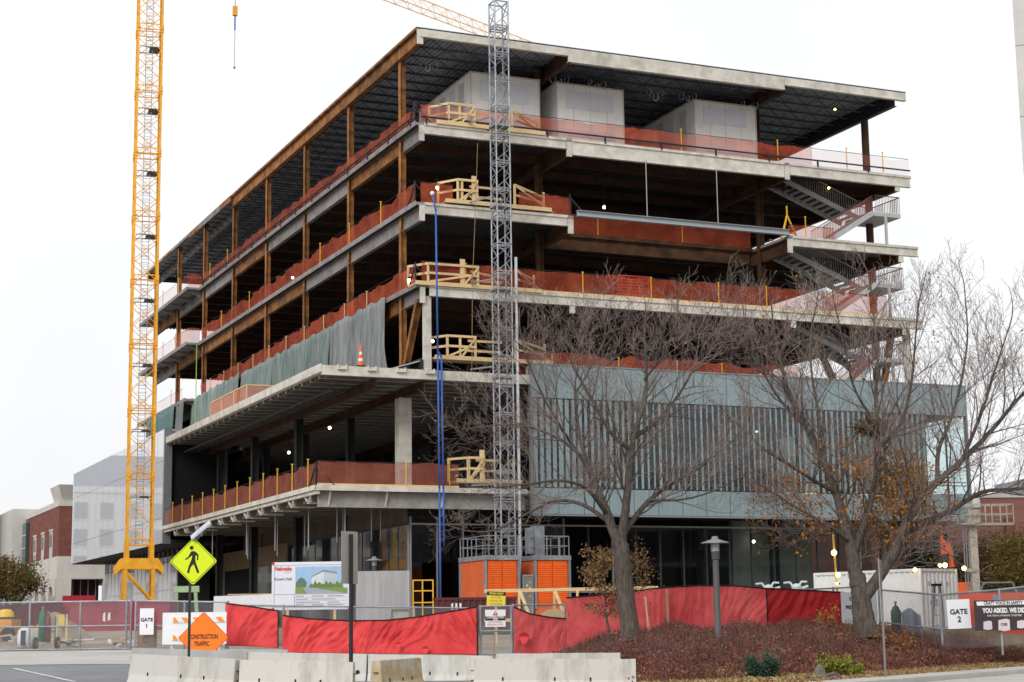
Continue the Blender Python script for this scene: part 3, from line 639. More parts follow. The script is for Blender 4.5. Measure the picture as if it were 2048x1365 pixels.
# ---- insulated blankets and tarps under the third floor edge
def blanket(label, y0, y1, mat, x=-.14, zt=None, zb=15.5, flare=0., name='insulated_blanket', ztr=None):
    zt = zt or L3+.12; o_ = thing; ph = y0
    def fn(a, b):
        y = y0+(y1-y0)*a; s = y*2.1+ph; z = zt+(zb-zt)*b+.06*math.sin(y*3+ph)*(1-b)
        k = b*b; fold = (.16*mnoise.noise(Vector((y*.9, b*.8, ph)))+.10*mnoise.noise(Vector((y*2.3, b*1.1+3, ph)))+.05*mnoise.noise(Vector((y*5.1, b*3.0, ph))))*(.4+.7*b); z += .12*mnoise.noise(Vector((y*.8, 9, ph)))*(1-b)
        yy = y-(flare*(k*k)*1.4*max(0, 1-a*5))
        return (x+.0-fold-.18*b, yy-y0, z-zb)
    o = MB().grid(fn, max(10, int((y1-y0)*5)), 12).build(name, mat, None, smooth=True, loc=bl(0, y0, zb), rz=BR); solid(o, .03)
    return tag(o, label, 'blanket', 'blankets hung under the third floor edge')
blanket('grey insulated blanket with curled end at the near corner of the third floor', 4.7, 14.85, BLANK, flare=1.0)
blanket('blue grey insulated blanket next to the curled grey one', 14.9, 27.9, BLANKB)
blanket('middle blue grey insulated blanket of the hanging row', 28.0, 36.3, BLANKB)
blanket('far blue grey insulated blanket before the green tarp', 36.4, 51.2, BLANKB, x=-.3)
blanket('grey blanket draped round the far balcony corner', 50.9, 53.6, BLANK, x=-1.0, zt=L3+.1, zb=14.9)
blanket('dark green tarp hanging at the far end beside the crane', 53.3, 64, TARPG, x=-1.25, zt=L3-.3, zb=14.2)
# pink mesh frame on the canopy edge
t = thing('timber_mesh_frame', 'low timber frame with salmon mesh on the canopy edge below the blankets', 'frame', bl(-5.45, 14.8, L2+.05), BR)
MB().grid(lambda a, b: (0, 9*a, .95*b), 20, 2).build('mesh', add_transparent(M('salmon_mesh', (.62, .22, .14), .9, .1), .65), t)
for z in (.03, .93): MB().bar((0, 0, z), (0, 9, z), .06, .08).build('rail', WOOD, t)
MB().bar((0, 0, .93), (3, 0, .93), .06, .08).build('rail', WOOD, t); MB().grid(lambda a, b: (3*a, 0, .95*b), 4, 2).build('mesh', MATS['salmon_mesh'], t)
for y in (0, 3, 6, 9): MB().box(-.04, y-.04, 0, .04, y+.04, .97).build('post', WOOD, t)
# traffic cone on the canopy
def cone(name, label, loc, s=1.0):
    t = thing(name, label, 'cone', loc, 0)
    MB().box(-.2*s, -.2*s, 0, .2*s, .2*s, .05*s).build('base', BLACK, t)
    CO = M('cone_orange', (.82, .13, .02), .5, .05)
    for a, b, mt in ((0, .22, CO), (.22, .36, WHITE), (.36, .56, CO), (.56, .70, WHITE), (.70, 1.05, CO)):
        ra, rb = .15-.115*a/1.05, .15-.115*b/1.05
        MB().lathe([(ra*s, (.05+a)*s), (rb*s, (.05+b)*s)], 14).build('band', mt, t)
    return t
cone('traffic_cone', 'tall orange and white cone on the canopy edge before the grey blanket', bl(-3.35, -.45, L2), 1.05)
# ---- work lights hung under the floors
def worklight(label, loc, r=.14, warm=False, drop=.9):
    t = thing('work_light', label, 'lamp', loc, 0, 'round work lights')
    MB().sphere((0, 0, 0), r, 12, 8).build('globe', LAMPY if warm else LAMPW, t, smooth=True)
    MB().lathe([(.03, r*.9), (.07, r*.95), (.06, r+.12), (.02, r+.14)], 10).build('socket', BLACK, t)
    MB().tube((0, 0, r+.12), (0, 0, drop), .012, n=5).build('cord', BLACK, t)
for lb, p, wm, dr in (('round lit work light by the timber landing on the fourth floor', bl(1.6, .9, 26.0), 0, .6),
        ('lit work light hanging in the dark gap above the grey hung beam', bl(13.1, 3, 26.35), 0, 2.2),
        ('small lit work light on the third floor near corner by the timber post', bl(-.1, .9, 20.6), 0, .5),
        ('lit work light at the left edge net of the fourth floor', bl(.1, 24.0, 25.2), 0, .4),
        ('lit work light beside the white corner column under the third floor', bl(2.08, 3, 17.65), 0, 1.9),
        ('lit work light in the dark below the canopy, nearest the white column', bl(-.8, 12.9, 13.75), 0, .9),
        ('lit work light in the dark below the canopy, middle one of three', bl(-1.2, 20.2, 12.95), 0, 1.5),
        ('lit work light in the dark below the canopy, farthest left', bl(-1.4, 38.9, 12.8), 0, 1.6),
        ('lit work light behind the right half of the glass box', bl(21.9, 1.0, 12.95), 0, 1.5),
        ('lit work light behind the left half of the glass box among tree branches', bl(11.9, 1.0, 11.2), 0, 2.5),
        ('lit work light inside the ground floor right of the grey lamp post', bl(23.0, 3.6, 6.6), 0, 1.5),
        ('small warm lamp under the roof at the right end', bl(29.2, 2.0, 33.9), 1, .5),
        ('small warm lamp above the top stair flight', bl(28.6, 2.2, 28.75), 1, .4)):
    worklight(lb, p, .085 if not wm else .07, wm, dr)
# ---- grey beam hung from rods in the gap of the fourth floor
t = thing('hung_steel_beam', 'long pale grey steel beam hung on two rods across the gap', 'beam', bl(9.75, -.15, 24.98), BR)
MB().ibeam((0, 0, 0), (14.2, 0, 0), .34, .3, .03).build('beam', M('pale_grey_primed_beam', (.36, .39, .42), .6, .06, 2), t)
for x in (4.55, 9.3): MB().tube((x, 0, .15), (x, 0, 3.55), .03, n=6).build('rod', MULL, t)
MB().tube((-.5, .5, -.1), (14.2, 4.2, -.1), .09, n=8)
t = thing('yellow_tripod_frame', 'yellow fall arrest tripod standing above the stair beam', 'tripod', bl(24.3, .5, L4+.02), BR)
for a in ((-.55, -.3), (.75, .1), (-.1, .6)): MB().bar((a[0], a[1], 0), (0, 0, 1.35), .08).build('leg', YEL, t)
MB().bar((0, 0, 1.3), (0, 0, 1.95), .07).build('mast', YEL, t); MB().bar((-.5, -.25, .25), (.7, .1, .25), .05).build('brace', YEL, t)
t = thing('red_lift_basket', 'red scissor lift with railed basket on the third floor', 'lift', bl(12.7, .55, L3+.02), BR)
RL = M('lift_red_paint', (.6, .045, .03), .5)
MB().box(0, 0, 0, 1.95, .9, .42).build('chassis', RL, t)
for z in (.75, 1.1, 1.45): MB().bar((0, 0, z), (1.95, 0, z), .05).bar((0, .9, z), (1.95, .9, z), .05).bar((0, 0, z), (0, .9, z), .05).bar((1.95, 0, z), (1.95, .9, z), .05).build('rail', RL, t)
for x in (0, .65, 1.3, 1.95):
    for y in (0, .9): MB().bar((x, y, .4), (x, y, 1.45), .045).build('upright', RL, t)
# ---- cables and hoses hanging down the front
t = thing('blue_hose', 'pair of blue hoses hanging from the fourth floor to the ground', 'hose', bl(.75, -.55, 0), BR)
MB().path([(0, 0, 25.2), (.06, -.35, 24.2), (.1, -.4, 16.2), (.12, -.45, 9), (.16, -.4, GZ0)], .055, 8).build('hose', BLUE, t, smooth=True)
MB().path([(.1, -.4, 16.4), (.3, -.42, 16.1), (.33, -.5, 9), (.36, -.45, 6.0)], .055, 8).build('hose', BLUE, t, smooth=True)
MB().sphere((0, 0, 25.25), .13, 10, 6).build('coupling', WHITE, t)
t = thing('lifeline_cable', 'thin tan cable hanging in front of the upper floors by the hoist mast', 'cable', bl(3.0, -.5, 0), BR)
MB().path([(.5, 0, 28.4), (.35, 0, 25), (.1, 0, 20.5), (0, 0, 15)], .016, 4).build('cable', M('tan_rope', (.3, .2, .1), .8), t)
t = thing('green_strap', 'yellow green strap hanging from the fourth floor to the blanket', 'strap', bl(-.35, 49.2, 0), BR)
MB().box(-.06, 0, 16.9, -.03, .14, 24.6).build('strap', M('lime_strap', (.32, .5, .04), .6), t)
for i, (x, y, zt) in enumerate(((1.3, 2.5, 33.9), (5.3, 2.2, 33.95), (9.6, 2.3, 33.95), (12.0, 2.2, 33.9), (16.0, 2.2, 33.8), (18.3, 2.3, 33.9), (22.6, 2.2, 33.8))):
    t = thing('cable_coil_bundle', ['coiled white cables hanging under the roof left of the hoist mast', 'coiled white cables hanging under the roof behind the hoist mast', 'coiled cables hanging under the roof between first and second white shaft', 'coiled cables hanging above the middle white shaft', 'coiled cables hanging under the roof right of the middle shaft', 'coiled cables hanging under the roof left of the right shaft', 'coiled cables hanging above the right white shaft'][i], 'cables', bl(x, y, zt), BR, 'cable coils under the roof')
    for k in range(3):
        c = MB(); R = .14+.05*((k+i) % 3); x0 = k*.45
        pts = [(x0+R*.6*math.sin(2*math.pi*j/12), .02*j, -R-.2*(k % 2)+R*math.cos(2*math.pi*j/12)) for j in range(13)]
        c.path(pts, .022, 4).build('coil', WHITED if k % 2 else MULL, t)
for i, (x, y, s) in enumerate(((-2.6, 40, 1.2), (2.0, 33, 1.3), (4.6, 36, 1.4))):
    t = thing('wrapped_pallet', ['pale wrapped pallet deep inside the first floor, left one', 'pale wrapped pallet deep inside the first floor, middle one', 'pale wrapped pallet deep inside the first floor, right one'][i], 'pallet', bl(x, y, L1), BR, 'pallets inside the first floor')
    MB().box(0, 0, .14, 2.4*s, 1.2, 1.5*s).build('load', M('pale_pink_wrap', (.42, .34, .34), .7, .15, 1), t)
    for k in range(3): MB().box(.1+k*1.0*s, 0, 0, .25+k*1.0*s, 1.2, .14).build('runner', WOOD, t)

# ============================================================ MATERIAL HOIST
t = thing('hoist_mast', 'tall grey lattice hoist mast standing before the front of the building', 'hoist mast', bl(4.0, -2.5, GZ0), BR)
seg = MB(); S, H = .40, 1.508
for sx in (-S, S):
    for sy in (-S, S): seg.tube((sx, sy, 0), (sx, sy, H), .045, n=6)
for z in (0.05, H-.05):
    for a, b in (((-S, -S), (S, -S)), ((S, -S), (S, S)), ((S, S), (-S, S)), ((-S, S), (-S, -S))): seg.bar((*a, z), (*b, z), .06)
for a, b in (((-S, -S), (S, -S)), ((S, S), (-S, S)), ((-S, S), (-S, -S)), ((S, -S), (S, S))):
    seg.bar((*a, .05), (*b, H/2), .04).bar((*b, H/2), (*a, H-.05), .04)
sm_ = seg.mesh('mast_section', GALV)
for k in range(22): inst('mast_section', sm_, t, (0, 0, k*1.54+.3))
MB().tube((.62, -.5, 1.0), (.62, -.5, 19.6), .085, n=8).build('guide_pipe', M('bright_galvanised_pipe', (.5, .52, .54), .35, .08, 3, metal=.5), t)
ties = MB()
for z in (L5, L4, L3, L2, L1):
    o = MB().bar((-S, S, z-GZ0+.1), (-.9, 2.4, z-GZ0+.2), .08).bar((S, S, z-GZ0+.1), (.9, 2.4, z-GZ0+.2), .08).bar((-S, S, z-GZ0+.1), (.9, 2.4, z-GZ0+.2), .05); o.build('wall_tie', GALV, t)
    MB().box(-.5, -.42, z-GZ0-.6, .5, .42, z-GZ0-.5).build('collar', GALV, t)
def hoist_car(label, x, y, w, ln, gap, ht):
    t = thing('hoist_car', label, 'hoist car', bl(x, y, GZ0), BR, 'orange hoist cars'); z0 = .9; z1 = z0+ht
    MB().box(0, 0, 0, w, ln, z0-.02).build('base_enclosure', ORANGE, t)
    MB().box(.02, .02, z0, w-.02, ln-.02, z1).build('cabin', ORANGE, t)
    for a in (0, w):
        for b in (0, ln): MB().cbox((a, b, (z0+z1)/2), (.13, .13, ht+.3)).build('corner_post', GALV, t)
    MB().box(-.08, -.1, z1, w+.08, ln+.08, z1+.24).build('roof', GALV, t)
    dw = (w-.22)/2
    for k in range(2):
        x0 = .11+k*dw
        d = MB().box(x0+.02, -.035, z0+.1, x0+dw-.02, .015, z1-.06).build('door', ORANGE, t)
        for j in range(18): z = z0+.2+j*(ht-.4)/18; MB().hexa([(x0+.07, -.06, z), (x0+dw-.07, -.06, z), (x0+dw-.07, -.036, z+.03), (x0+.07, -.036, z+.03), (x0+.07, -.06, z+.015), (x0+dw-.07, -.06, z+.015), (x0+dw-.07, -.036, z+.075), (x0+.07, -.036, z+.075)]).build('louvre', ORANGE, d)
    MESH = M('orange_mesh', (.62, .13, .04), .6, .1)
    for k in range(3): MB().box(-.03, .12+k*(ln-.24)/3, z0+.1, .01, .12+(k+1)*(ln-.24)/3-.08, z1-.06).build('side_panel', MESH, t)
    r = 1.0
    for a, b in (((0, 0), (w, 0)), ((0, 0), (0, ln)), ((w, 0), (w, ln)), ((0, ln), (w, ln))):
        for z in (.5, 1.0): MB().bar((*a, z1+.24+z), (*b, z1+.24+z), .045).build('rail', GALV, t)
        for f in (0, .35, .7): MB().bar((a[0]+(b[0]-a[0])*f, a[1]+(b[1]-a[1])*f, z1+.2), (a[0]+(b[0]-a[0])*f, a[1]+(b[1]-a[1])*f, z1+1.24), .045).build('upright', GALV, t)
    return t
hoist_car('orange hoist car left of the mast with mesh side and louvred doors', 1.95, -4.6, 1.85, 3.4, 0, 2.35)
hoist_car('orange hoist car right of the mast with louvred doors', 4.75, -4.6, 1.95, 3.2, 0, 2.35)
t = thing('hoist_control_panel', 'grey control cabinet with stickers between the two orange hoist cars', 'cabinet', bl(4.05, -4.65, GZ0), BR)
MB().box(0, 0, 0, .5, .3, 2.5).build('cabinet', M('cabinet_grey', (.2, .2, .19), .5), t); MB().box(-.03, -.03, .2, .53, 0, .26).box(-.03, -.03, 2.4, .53, 0, 2.5).box(-.05, -.03, 0, .0, .01, 2.5).box(.5, -.03, 0, .55, .01, 2.5).build('frame', GALV, t)
for x, z, c in ((.12, 1.6, YEL), (.3, 1.75, WHITE), (.15, 1.9, WHITE), (.33, 2.05, YEL), (.1, .5, WHITE), (.3, 1.35, YEL)): MB().box(x, -.012, z, x+.1, -.002, z+.09).build('sticker', c, t)
t = thing('hoist_motor_box', 'tall grey motor housing above the orange hoist cars', 'motor', bl(4.3, -3.2, GZ0+3.6), BR)
MB().box(.3, -.9, 0, .62, -.5, 1.35).box(.64, -1.0, -.1, 1.2, -.4, 1.45).build('housing', GALV, t)

# ============================================================ TOWER CRANE
CP = at(275.5, 1200, 115); CP.z = gz(CP.x, 115)
t = thing('tower_crane', 'yellow lattice tower crane rising past the left side of the building', 'crane', CP, math.radians(16))
S, H = .80, 4.42; sec = MB()
for sx in (-S, S):
    for sy in (-S, S): sec.bar((sx, sy, 0), (sx, sy, H), .135)
dg = MB(); nb = 3
for k in range(nb):
    z0, z1 = H*k/nb, H*(k+1)/nb
    for a, b in (((-S, -S), (S, -S)), ((S, -S), (S, S)), ((S, S), (-S, S)), ((-S, S), (-S, -S))):
        p, q = (a, b) if k % 2 else (b, a); dg.bar((*p, z0), (*q, z1), .045); 
        if a[1] == b[1]: dg.bar((*q, z0), (*p, z1), .035)
for z in (.05, .42):
    for a, b in (((-S, -S), (S, -S)), ((S, -S), (S, S)), ((S, S), (-S, S)), ((-S, S), (-S, -S))): dg.bar((*a, z), (*b, z), .06)
for sx in (-S, S):
    for sy in (-S, S): sec.cbox((sx, sy, .22), (.21, .21, .34)); sec.cbox((sx, sy, H-.1), (.2, .2, .16))
se, de = sec.mesh('mast_section', CRANE), dg.mesh('lattice_bracing', CRANE)
pl = MB().box(.0, -.7, 0, .7, .7, .05).bar((-.7, -.7, .03), (.0, -.7, .03), .05).bar((-.7, .7, .03), (.0, .7, .03), .05).mesh('rest_platform', M('grey_grating', (.12, .13, .14), .6, .1))
ld = MB()
for x in (-.25, .2): ld.bar((x, -.35, 0), (x, -.35, H), .04)
for k in range(18): ld.bar((-.25, -.35, .15+k*.24), (.2, -.35, .15+k*.24), .025)
for k in range(8):
    z = .3+k*.52
    for j in range(6): a0, a1 = math.pi*j/6, math.pi*(j+1)/6; ld.bar((-.03+.35*math.cos(a0), -.35+.5*math.sin(a0), z), (-.03+.35*math.cos(a1), -.35+.5*math.sin(a1), z), .018)
lde = ld.mesh('ladder', GALV); Z0 = 5.5
for k in range(10):
    sct = inst('mast_section', se, t, (0, 0, Z0+k*H)); inst('lattice_bracing', de, sct); inst('rest_platform', pl, sct, (0, 0, 3.2)); inst('ladder', lde, sct)
bs = MB()
for sx in (-S-.12, S+.12):
    for sy in (-S-.12, S+.12): bs.bar((sx, sy, 0), (sx*.97, sy*.97, 4.2), .24)
bs.build('base_leg_frame', CRANE, t)
MB().prism_y([(-1.55, 3.6), (-1.15, 3.95), (1.15, 3.95), (1.55, 3.6), (1.55, 4.1), (1.2, 4.65), (-1.2, 4.65), (-1.55, 4.1)], -1.05, -.85).prism_y([(-1.55, 3.6), (-1.15, 3.95), (1.15, 3.95), (1.55, 3.6), (1.55, 4.1), (1.2, 4.65), (-1.2, 4.65), (-1.55, 4.1)], .85, 1.05).build('base_cross_beam', CRANE, t)
MB().box(-1.1, -.85, 4.05, -.85, .85, 4.6).box(.85, -.85, 4.05, 1.1, .85, 4.6).build('base_side_beam', CRANE, t)
for sx in (-S, S):
    for sy in (-S, S): MB().prism_y([(sx-.13, 4.5), (sx+.13, 4.5), (sx+.13, 5.6), (sx-.13, 5.6)], sy-.13, sy+.13).build('base_socket', CRANE, t)
for y in (-.92, .92): MB().bar((-.85, y, .4), (.85, y, 1.9), .12).bar((.85, y, 1.95), (-.85, y, 3.8), .12).build('base_brace', CRANE, t)
for x in (-.92, .92): MB().bar((x, -.85, .4), (x, .85, 1.9), .12).bar((x, .85, 1.95), (x, -.85, 3.8), .12).build('base_brace', CRANE, t)
MB().box(-.8, -.8, 1.7, .8, .8, 1.76).build('rest_platform', MATS['grey_grating'], t)
# slewing top and jib
ZT = Z0+10*H+.5; JA = math.radians(90-40.7)-math.radians(16)
MB().lathe([(.9, 0), (1.1, .3), (1.1, .9), (.7, 1.2)], 20, (0, 0, ZT)).build('slewing_ring', CRANE, t)
jb = MB(); JL, JW, JH, n = 58, .5, 1.15, 36
def jp(s, w, h): return (s*math.cos(JA)-w*math.sin(JA), s*math.sin(JA)+w*math.cos(JA), ZT-.35+h)
for w_ in (-JW, JW): jb.bar(jp(1, w_, 0), jp(JL, w_, 0), .055)
jb.bar(jp(1.8, 0, JH), jp(JL-2, 0, JH*.7), .055)
for k in range(n):
    s0, s1 = 1+(JL-1)*k/n, 1+(JL-1)*(k+1)/n; sm = (s0+s1)/2; hh = JH*(1-.3*sm/JL)
    for w_ in (-JW, JW): jb.bar(jp(s0, w_, 0), jp(sm, 0, hh), .028).bar(jp(sm, 0, hh), jp(s1, w_, 0), .028)
    jb.bar(jp(s0, -JW, 0), jp(s1, JW, 0), .02).bar(jp(s0, -JW, 0), jp(s0, JW, 0), .02)
jb.build('jib', CRANE, t)
cj = MB()
for w_ in (-.6, .6): cj.bar(jp(-1, w_, 0), jp(-13, w_, 0), .25)
cj.build('counter_jib', CRANE, t); MB().cbox(jp(-11.5, 0, -.8), (2, 2, 2.2)).build('counterweight', CONC, t); MB().cbox(jp(1.6, -1.5, -.6), (1.5, 1.5, 2.0)).build('cab', WHITED, t)
hp = [7.6]; hx = jp(7.6, 0, 0)
hz = at(480, 130, CP.y+5).z-CP.z
MB().tube((hx[0], hx[1], ZT-.4), (hx[0], hx[1], hz+4.6), .03, n=5).build('hoist_rope', GALV, t)
MB().box(hx[0]-.17, hx[1]-.15, hz+4.0, hx[0]+.17, hx[1]+.15, hz+4.7).build('hook_block', CRANE, t)
MB().tube((hx[0], hx[1], hz+4.0), (hx[0], hx[1], hz+2.9), .06, n=6).build('sling', BLUE, t); MB().tube((hx[0], hx[1], hz+2.9), (hx[0], hx[1], hz+.1), .025, n=5).build('sling_chain', GALV, t)
MB().sphere((hx[0], hx[1], hz+.05), .1, 8, 5).build('hook', GALV, t)
# ============================================================ NEIGHBOURING BUILDINGS
BRICK = M('red_brick', (.17, .06, .05), .9, .12, .6, .2, col2=(.23, .09, .07), fine=12, stretch=(1, 1, 3))
CREAM = M('cream_precast', (.52, .50, .46), .85, .06, .5, .1, col2=(.60, .58, .54))
LIME = M('pale_limestone', (.50, .49, .47), .85, .08, .4, .15, col2=(.60, .585, .56))
WIN = glass('neighbour_window', (.3, .35, .36), 1.6, .25, .03, body=(.09, .12, .13))
def bthing(name, label, x, y, z=GZ0): return thing(name, label, 'building', bl(x, y, z), BR)
# left: brick and cream arcade building; local frame x right, y back
t = bthing('brick_arcade_building', 'red brick and cream building with arches behind the left glass box', -4.35, 90)
MB().box(.0, .0, 7.5, 26, 26, 12.5).build('brick_wall', BRICK, t)
MB().box(-.1, -.1, 5.3, 26, 26, 7.5).build('cream_band', CREAM, t)
MB().box(-.06, -.06, 12.5, 26, 26.06, 13.05).build('cornice', CREAM, t)
MB().hexa([(.3, .3, 13.05), (26, .3, 13.05), (26, 5, 13.05), (.3, 5, 13.05), (-.2, -.6, 14.6), (26, -.6, 14.6), (26, 5, 14.6), (-.2, 5, 14.6)]).build('flared_parapet', LIME, t)
# left side: piers and arches
for k in range(5):
    y0 = 2.0+k*4.6
    pr = [(y0-1.6 if k else 0, -.3), (y0, -.3), (y0, 3.6)]
    MB().box(-.1, (y0-1.7) if k else 0, -.4, .5, y0+.15, 5.3).build('pier', CREAM, t)
    pts = [(y0+.15, 5.3)]+[(y0+1.5-1.35*math.cos(math.pi*j/10), 3.3+1.35*math.sin(math.pi*j/10)) for j in range(11)]+[(y0+2.9, 5.3)]
    a = MB()
    for (ya, za), (yb, zb) in zip(pts[1:-1], pts[2:-1]): a.hexa([(-.08, ya, za), (.5, ya, za), (.5, yb, zb), (-.08, yb, zb), (-.08, ya, 5.29), (.5, ya, 5.29), (.5, yb, 5.29), (-.08, yb, 5.29)])
    a.build('arch', CREAM, t)
MB().box(.9, .5, -.4, 1.0, 26, 5.3).build('arcade_back_wall', M('shaded_arcade', (.13, .125, .12), .9), t)  # wall colour darkened to paint in the shade behind the arches
for k in range(3):
    y0 = 3.6+k*5.4; w0 = MB().box(-.05, y0, 7.4, .0, y0+1.7, 10.2).build('window_surround', CREAM, t)
    MB().box(-.06, y0+.25, 8.6, -.052, y0+1.45, 9.9).build('pane', WIN, w0); MB().box(-.12, y0-.12, 10.2, .0, y0+1.82, 10.4).build('lintel', CREAM, w0)
MB().box(-.4, 19.6, 5.3, -.02, 22.2, 12).build('stair_window', M('dark_stair_glass', (.05, .075, .075), .2, .1, 1), t)
for z in (7.0, 9.2, 10.6): MB().box(-.45, 19.6, z, -.41, 22.2, z+.12).build('transom', CREAM, t)
MB().box(-1.5, 22.3, -.4, 8, 34, 13.7).build('stair_tower', LIME, t); MB().box(-1.5, 36, -.4, 8, 52, 12.5).build('rear_block', LIME, t); MB().box(-.6, 52, -.4, 8, 90, 10.5).build('rear_wing', BRICK, t)
# front: pier, opening, right pier
MB().box(-.1, -.1, -.4, 1.35, .6, 5.3).build('pier', CREAM, t); MB().box(4.5, -.1, -.4, 26, .6, 5.3).build('front_wall', CREAM, t); MB().box(1.35, -.1, 5.25, 4.5, .6, 5.32).build('lintel', CREAM, t)
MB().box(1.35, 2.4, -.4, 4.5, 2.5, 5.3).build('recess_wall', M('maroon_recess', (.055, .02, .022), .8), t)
for k in range(4): MB().box(1.7+k*.75, 1.2, -.4, 1.78+k*.75, 1.3, 5.2).build('recess_mullion', MULL, t)
# other halls across the street, mirrored in the glass of the left box
def hall(name, label, x, y, wx, wy, h, mat, rows, cols, band, face='front', roof=None):
    t = bthing(name, label, x, y, 1.5); MB().box(0, 0, -.6, wx, wy, h).build('wall', mat, t); MB().box(-.2, -.2, h, wx+.2, wy+.2, h+.7).build('cornice', CREAM, t)
    if roof: MB().hexa([(0, 0, h+.7), (wx, 0, h+.7), (wx, wy, h+.7), (0, wy, h+.7), (0, wy*.25, h+roof), (wx, wy*.25, h+roof), (wx, wy*.7, h+roof), (0, wy*.7, h+roof)]).build('roof', M('slate_roof', (.10, .12, .14), .6), t)
    for r in range(rows):
        for c in range(cols):
            x0 = wx*(c+.25)/cols; z0 = 1.0+r*(h-1)/rows; z1 = z0+(h-1)/rows*.62
            w0 = MB().box(x0, -.06, z0, x0+wx/cols*.5, .02, z1).build('window', WIN, t); MB().box(x0-.1, -.09, z0-.15, x0+wx/cols*.5+.1, -.0, z0-.02).build('sill', CREAM, w0)
    for c in range(int(wy/6)):
        for r in range(rows):
            y0 = 2+c*6; z0 = 1.0+r*(h-1)/rows; z1 = z0+(h-1)/rows*.62; MB().box(wx-.02, y0, z0, wx+.06, y0+2.2, z1).build('window', WIN, t)
    return t
hall('cream_hall', 'cream stone hall with tall windows across the street on the left', -54, 118, 44.4, 24, 16.5, CREAM, 5, 15, CREAM, roof=5.0)
hall('brick_dormitory', 'red brick hall with rows of windows left of the street', -52, 14, 20, 74, 13, BRICK, 4, 4, CREAM)
t = thing('stone_campus_hall', 'pale stone hall with rows of windows added out of view at the right to be mirrored', 'building', (98+.6*45, 32+.805*45, 0), math.radians(-126.7))  # unseen hall, added and turned so the front glazing mirrors its windows
MB().box(0, 0, 0, 90, 20, 19).build('wall', M('grey_stone_wall', (.20, .19, .175), .9, .1, .3), t); MB().box(-.3, -.3, 19, 90.3, 20.3, 20.2).build('cornice', CREAM, t)
for r in range(4):
    MB().box(0, -.08, 4.4+r*4.4, 90, -.004, 4.9+r*4.4).build('string_course', CREAM, t)
    for c in range(18): MB().box(1.2+c*5, -.05, 1.4+r*4.4, 4.0+c*5, -.003, 4.2+r*4.4).build('window', WIN, t)
# right: brick building with pale band, far right limestone tower
t = thing('brick_campus_building', 'red brick building behind the container with a pale roof band', 'building', (27, 132, 1.8), math.radians(6))
MB().box(0, 0, -.5, 60, 30, 9.2).build('brick_wall', M('pinkish_brick', (.26, .115, .095), .9, .1, .5, .2, col2=(.32, .15, .125), stretch=(1, 1, 3)), t)
MB().box(12.5, -.02, 7.6, 60, 0, 9.19).build('pale_band', LIME, t); MB().box(-.1, -.1, 9.2, 60, 30, 9.5).build('coping', LIME, t)
MB().box(17.0, 6, 9.5, 25, 18, 11.6).build('roof_plant_room', M('grey_cladding', (.28, .30, .33), .5), t); MB().box(10.5, 0-.3, -.5, 11.2, 0, 7.6).build('pilaster', BRICK, t)
for k in range(6): MB().box(15.2+k*6, -.04, 3.4, 17.4+k*6, -.025, 6.2).build('window', WIN, t)
te = at(2036, 180, 60)
t = thing('limestone_tower', 'pale limestone tower cut by the right picture edge', 'building', (te.x, 60, 0), math.radians(-22))
MB().box(.03, .03, 0, 17.97, 17.97, 60).build('wall', LIME, t)
zz = .5; r_ = random.Random(3)
for k in range(22):
    h = 2.65 if k % 3 else 1.9
    for j in range(3):
        MB().box(.0+j*2.2, 0, zz+.02, 2.17+j*2.2, .05, zz+h-.03).build('stone_panel', LIME, t)
    MB().box(0, .06, zz+.02, .05, 3.0, zz+h-.03).build('stone_panel', LIME, t)
    zz += h

# ============================================================ STREET: BARRIERS
BCON = M('barrier_concrete', (.30, .285, .255), .9, .12, 1.7, .5, col2=(.57, .555, .52), fine=25, stretch=(1.6, 1, .35), thr=(.22, .5))
BCOG = M('grey_barrier_concrete', (.30, .30, .295), .9, .14, 1.1, .3, col2=(.42, .415, .40), fine=25, stretch=(1, 1, .5))
BTAN = M('stained_barrier_concrete', (.46, .36, .22), .9, .2, 2.5, .3, col2=(.52, .48, .41), thr=(.45, .55))
def barrier(label, p, q, mat, hole=None):
    p, q = at(*p), at(*q); d = q-p; ln = Vector((d.x, d.y, 0)).length; rz = math.atan2(d.y, d.x); H = .86
    t = thing('concrete_barrier', label, 'barrier', (p.x, p.y, p.z-H), rz, 'concrete barriers along the street'); sl = d.z
    pr = [(-.30, -.25), (-.30, .08), (-.17, .33), (-.115, H), (.115, H), (.17, .33), (.30, .08), (.30, -.25)]
    m = MB(); i = 0; N = 14
    for k in range(N+1):
        x = ln*k/N; m.v += [(x, y+random.uniform(-.004, .004), z+sl*k/N+(random.uniform(-.008, .008) if z > .5 else 0)) for y, z in pr]
    n = len(pr)
    for k in range(N):
        for j in range(n): a = k*n+j; b = k*n+(j+1) % n; m.f.append((a, a+n, b+n, b))
    m.f.append(tuple(range(n))); m.f.append(tuple(N*n+j for j in reversed(range(n))))
    m.build('body', mat, t)
    if hole: MB().tube((ln*hole, -.19, .36+sl*hole), (ln*hole, -.15, .36+sl*hole), .06, n=16).build('hole_shade_disc', DARK, t)  # dark disc stands in for the shade inside a round hole
    for f in (.18, .5, .72): MB().box(ln*f-.02, -.185, .26+sl*f, ln*f+.02, -.155, .40+sl*f).build('slot_shade_block', DARK, t)  # dark blocks stand in for the shade inside the slots
    for f, s in ((0, -1), (1, 1)):
        for z in (.32, .56): MB().tube((ln*f, -.07, z+sl*f), (ln*f+s*.08, 0, z+sl*f), .014, n=5).tube((ln*f+s*.08, 0, z+sl*f), (ln*f, .07, z+sl*f), .014, n=5).build('pin_loop', RUSTD, t)
    return t
barrier('long grey barrier in the rear row at the left end behind the crosswalk pole', (266, 1296, 53), (498, 1304, 52.2), BCOG)
barrier('thin far barrier showing only its top above the rear row', (440, 1298, 57), (576, 1299.5, 57), BCOG)
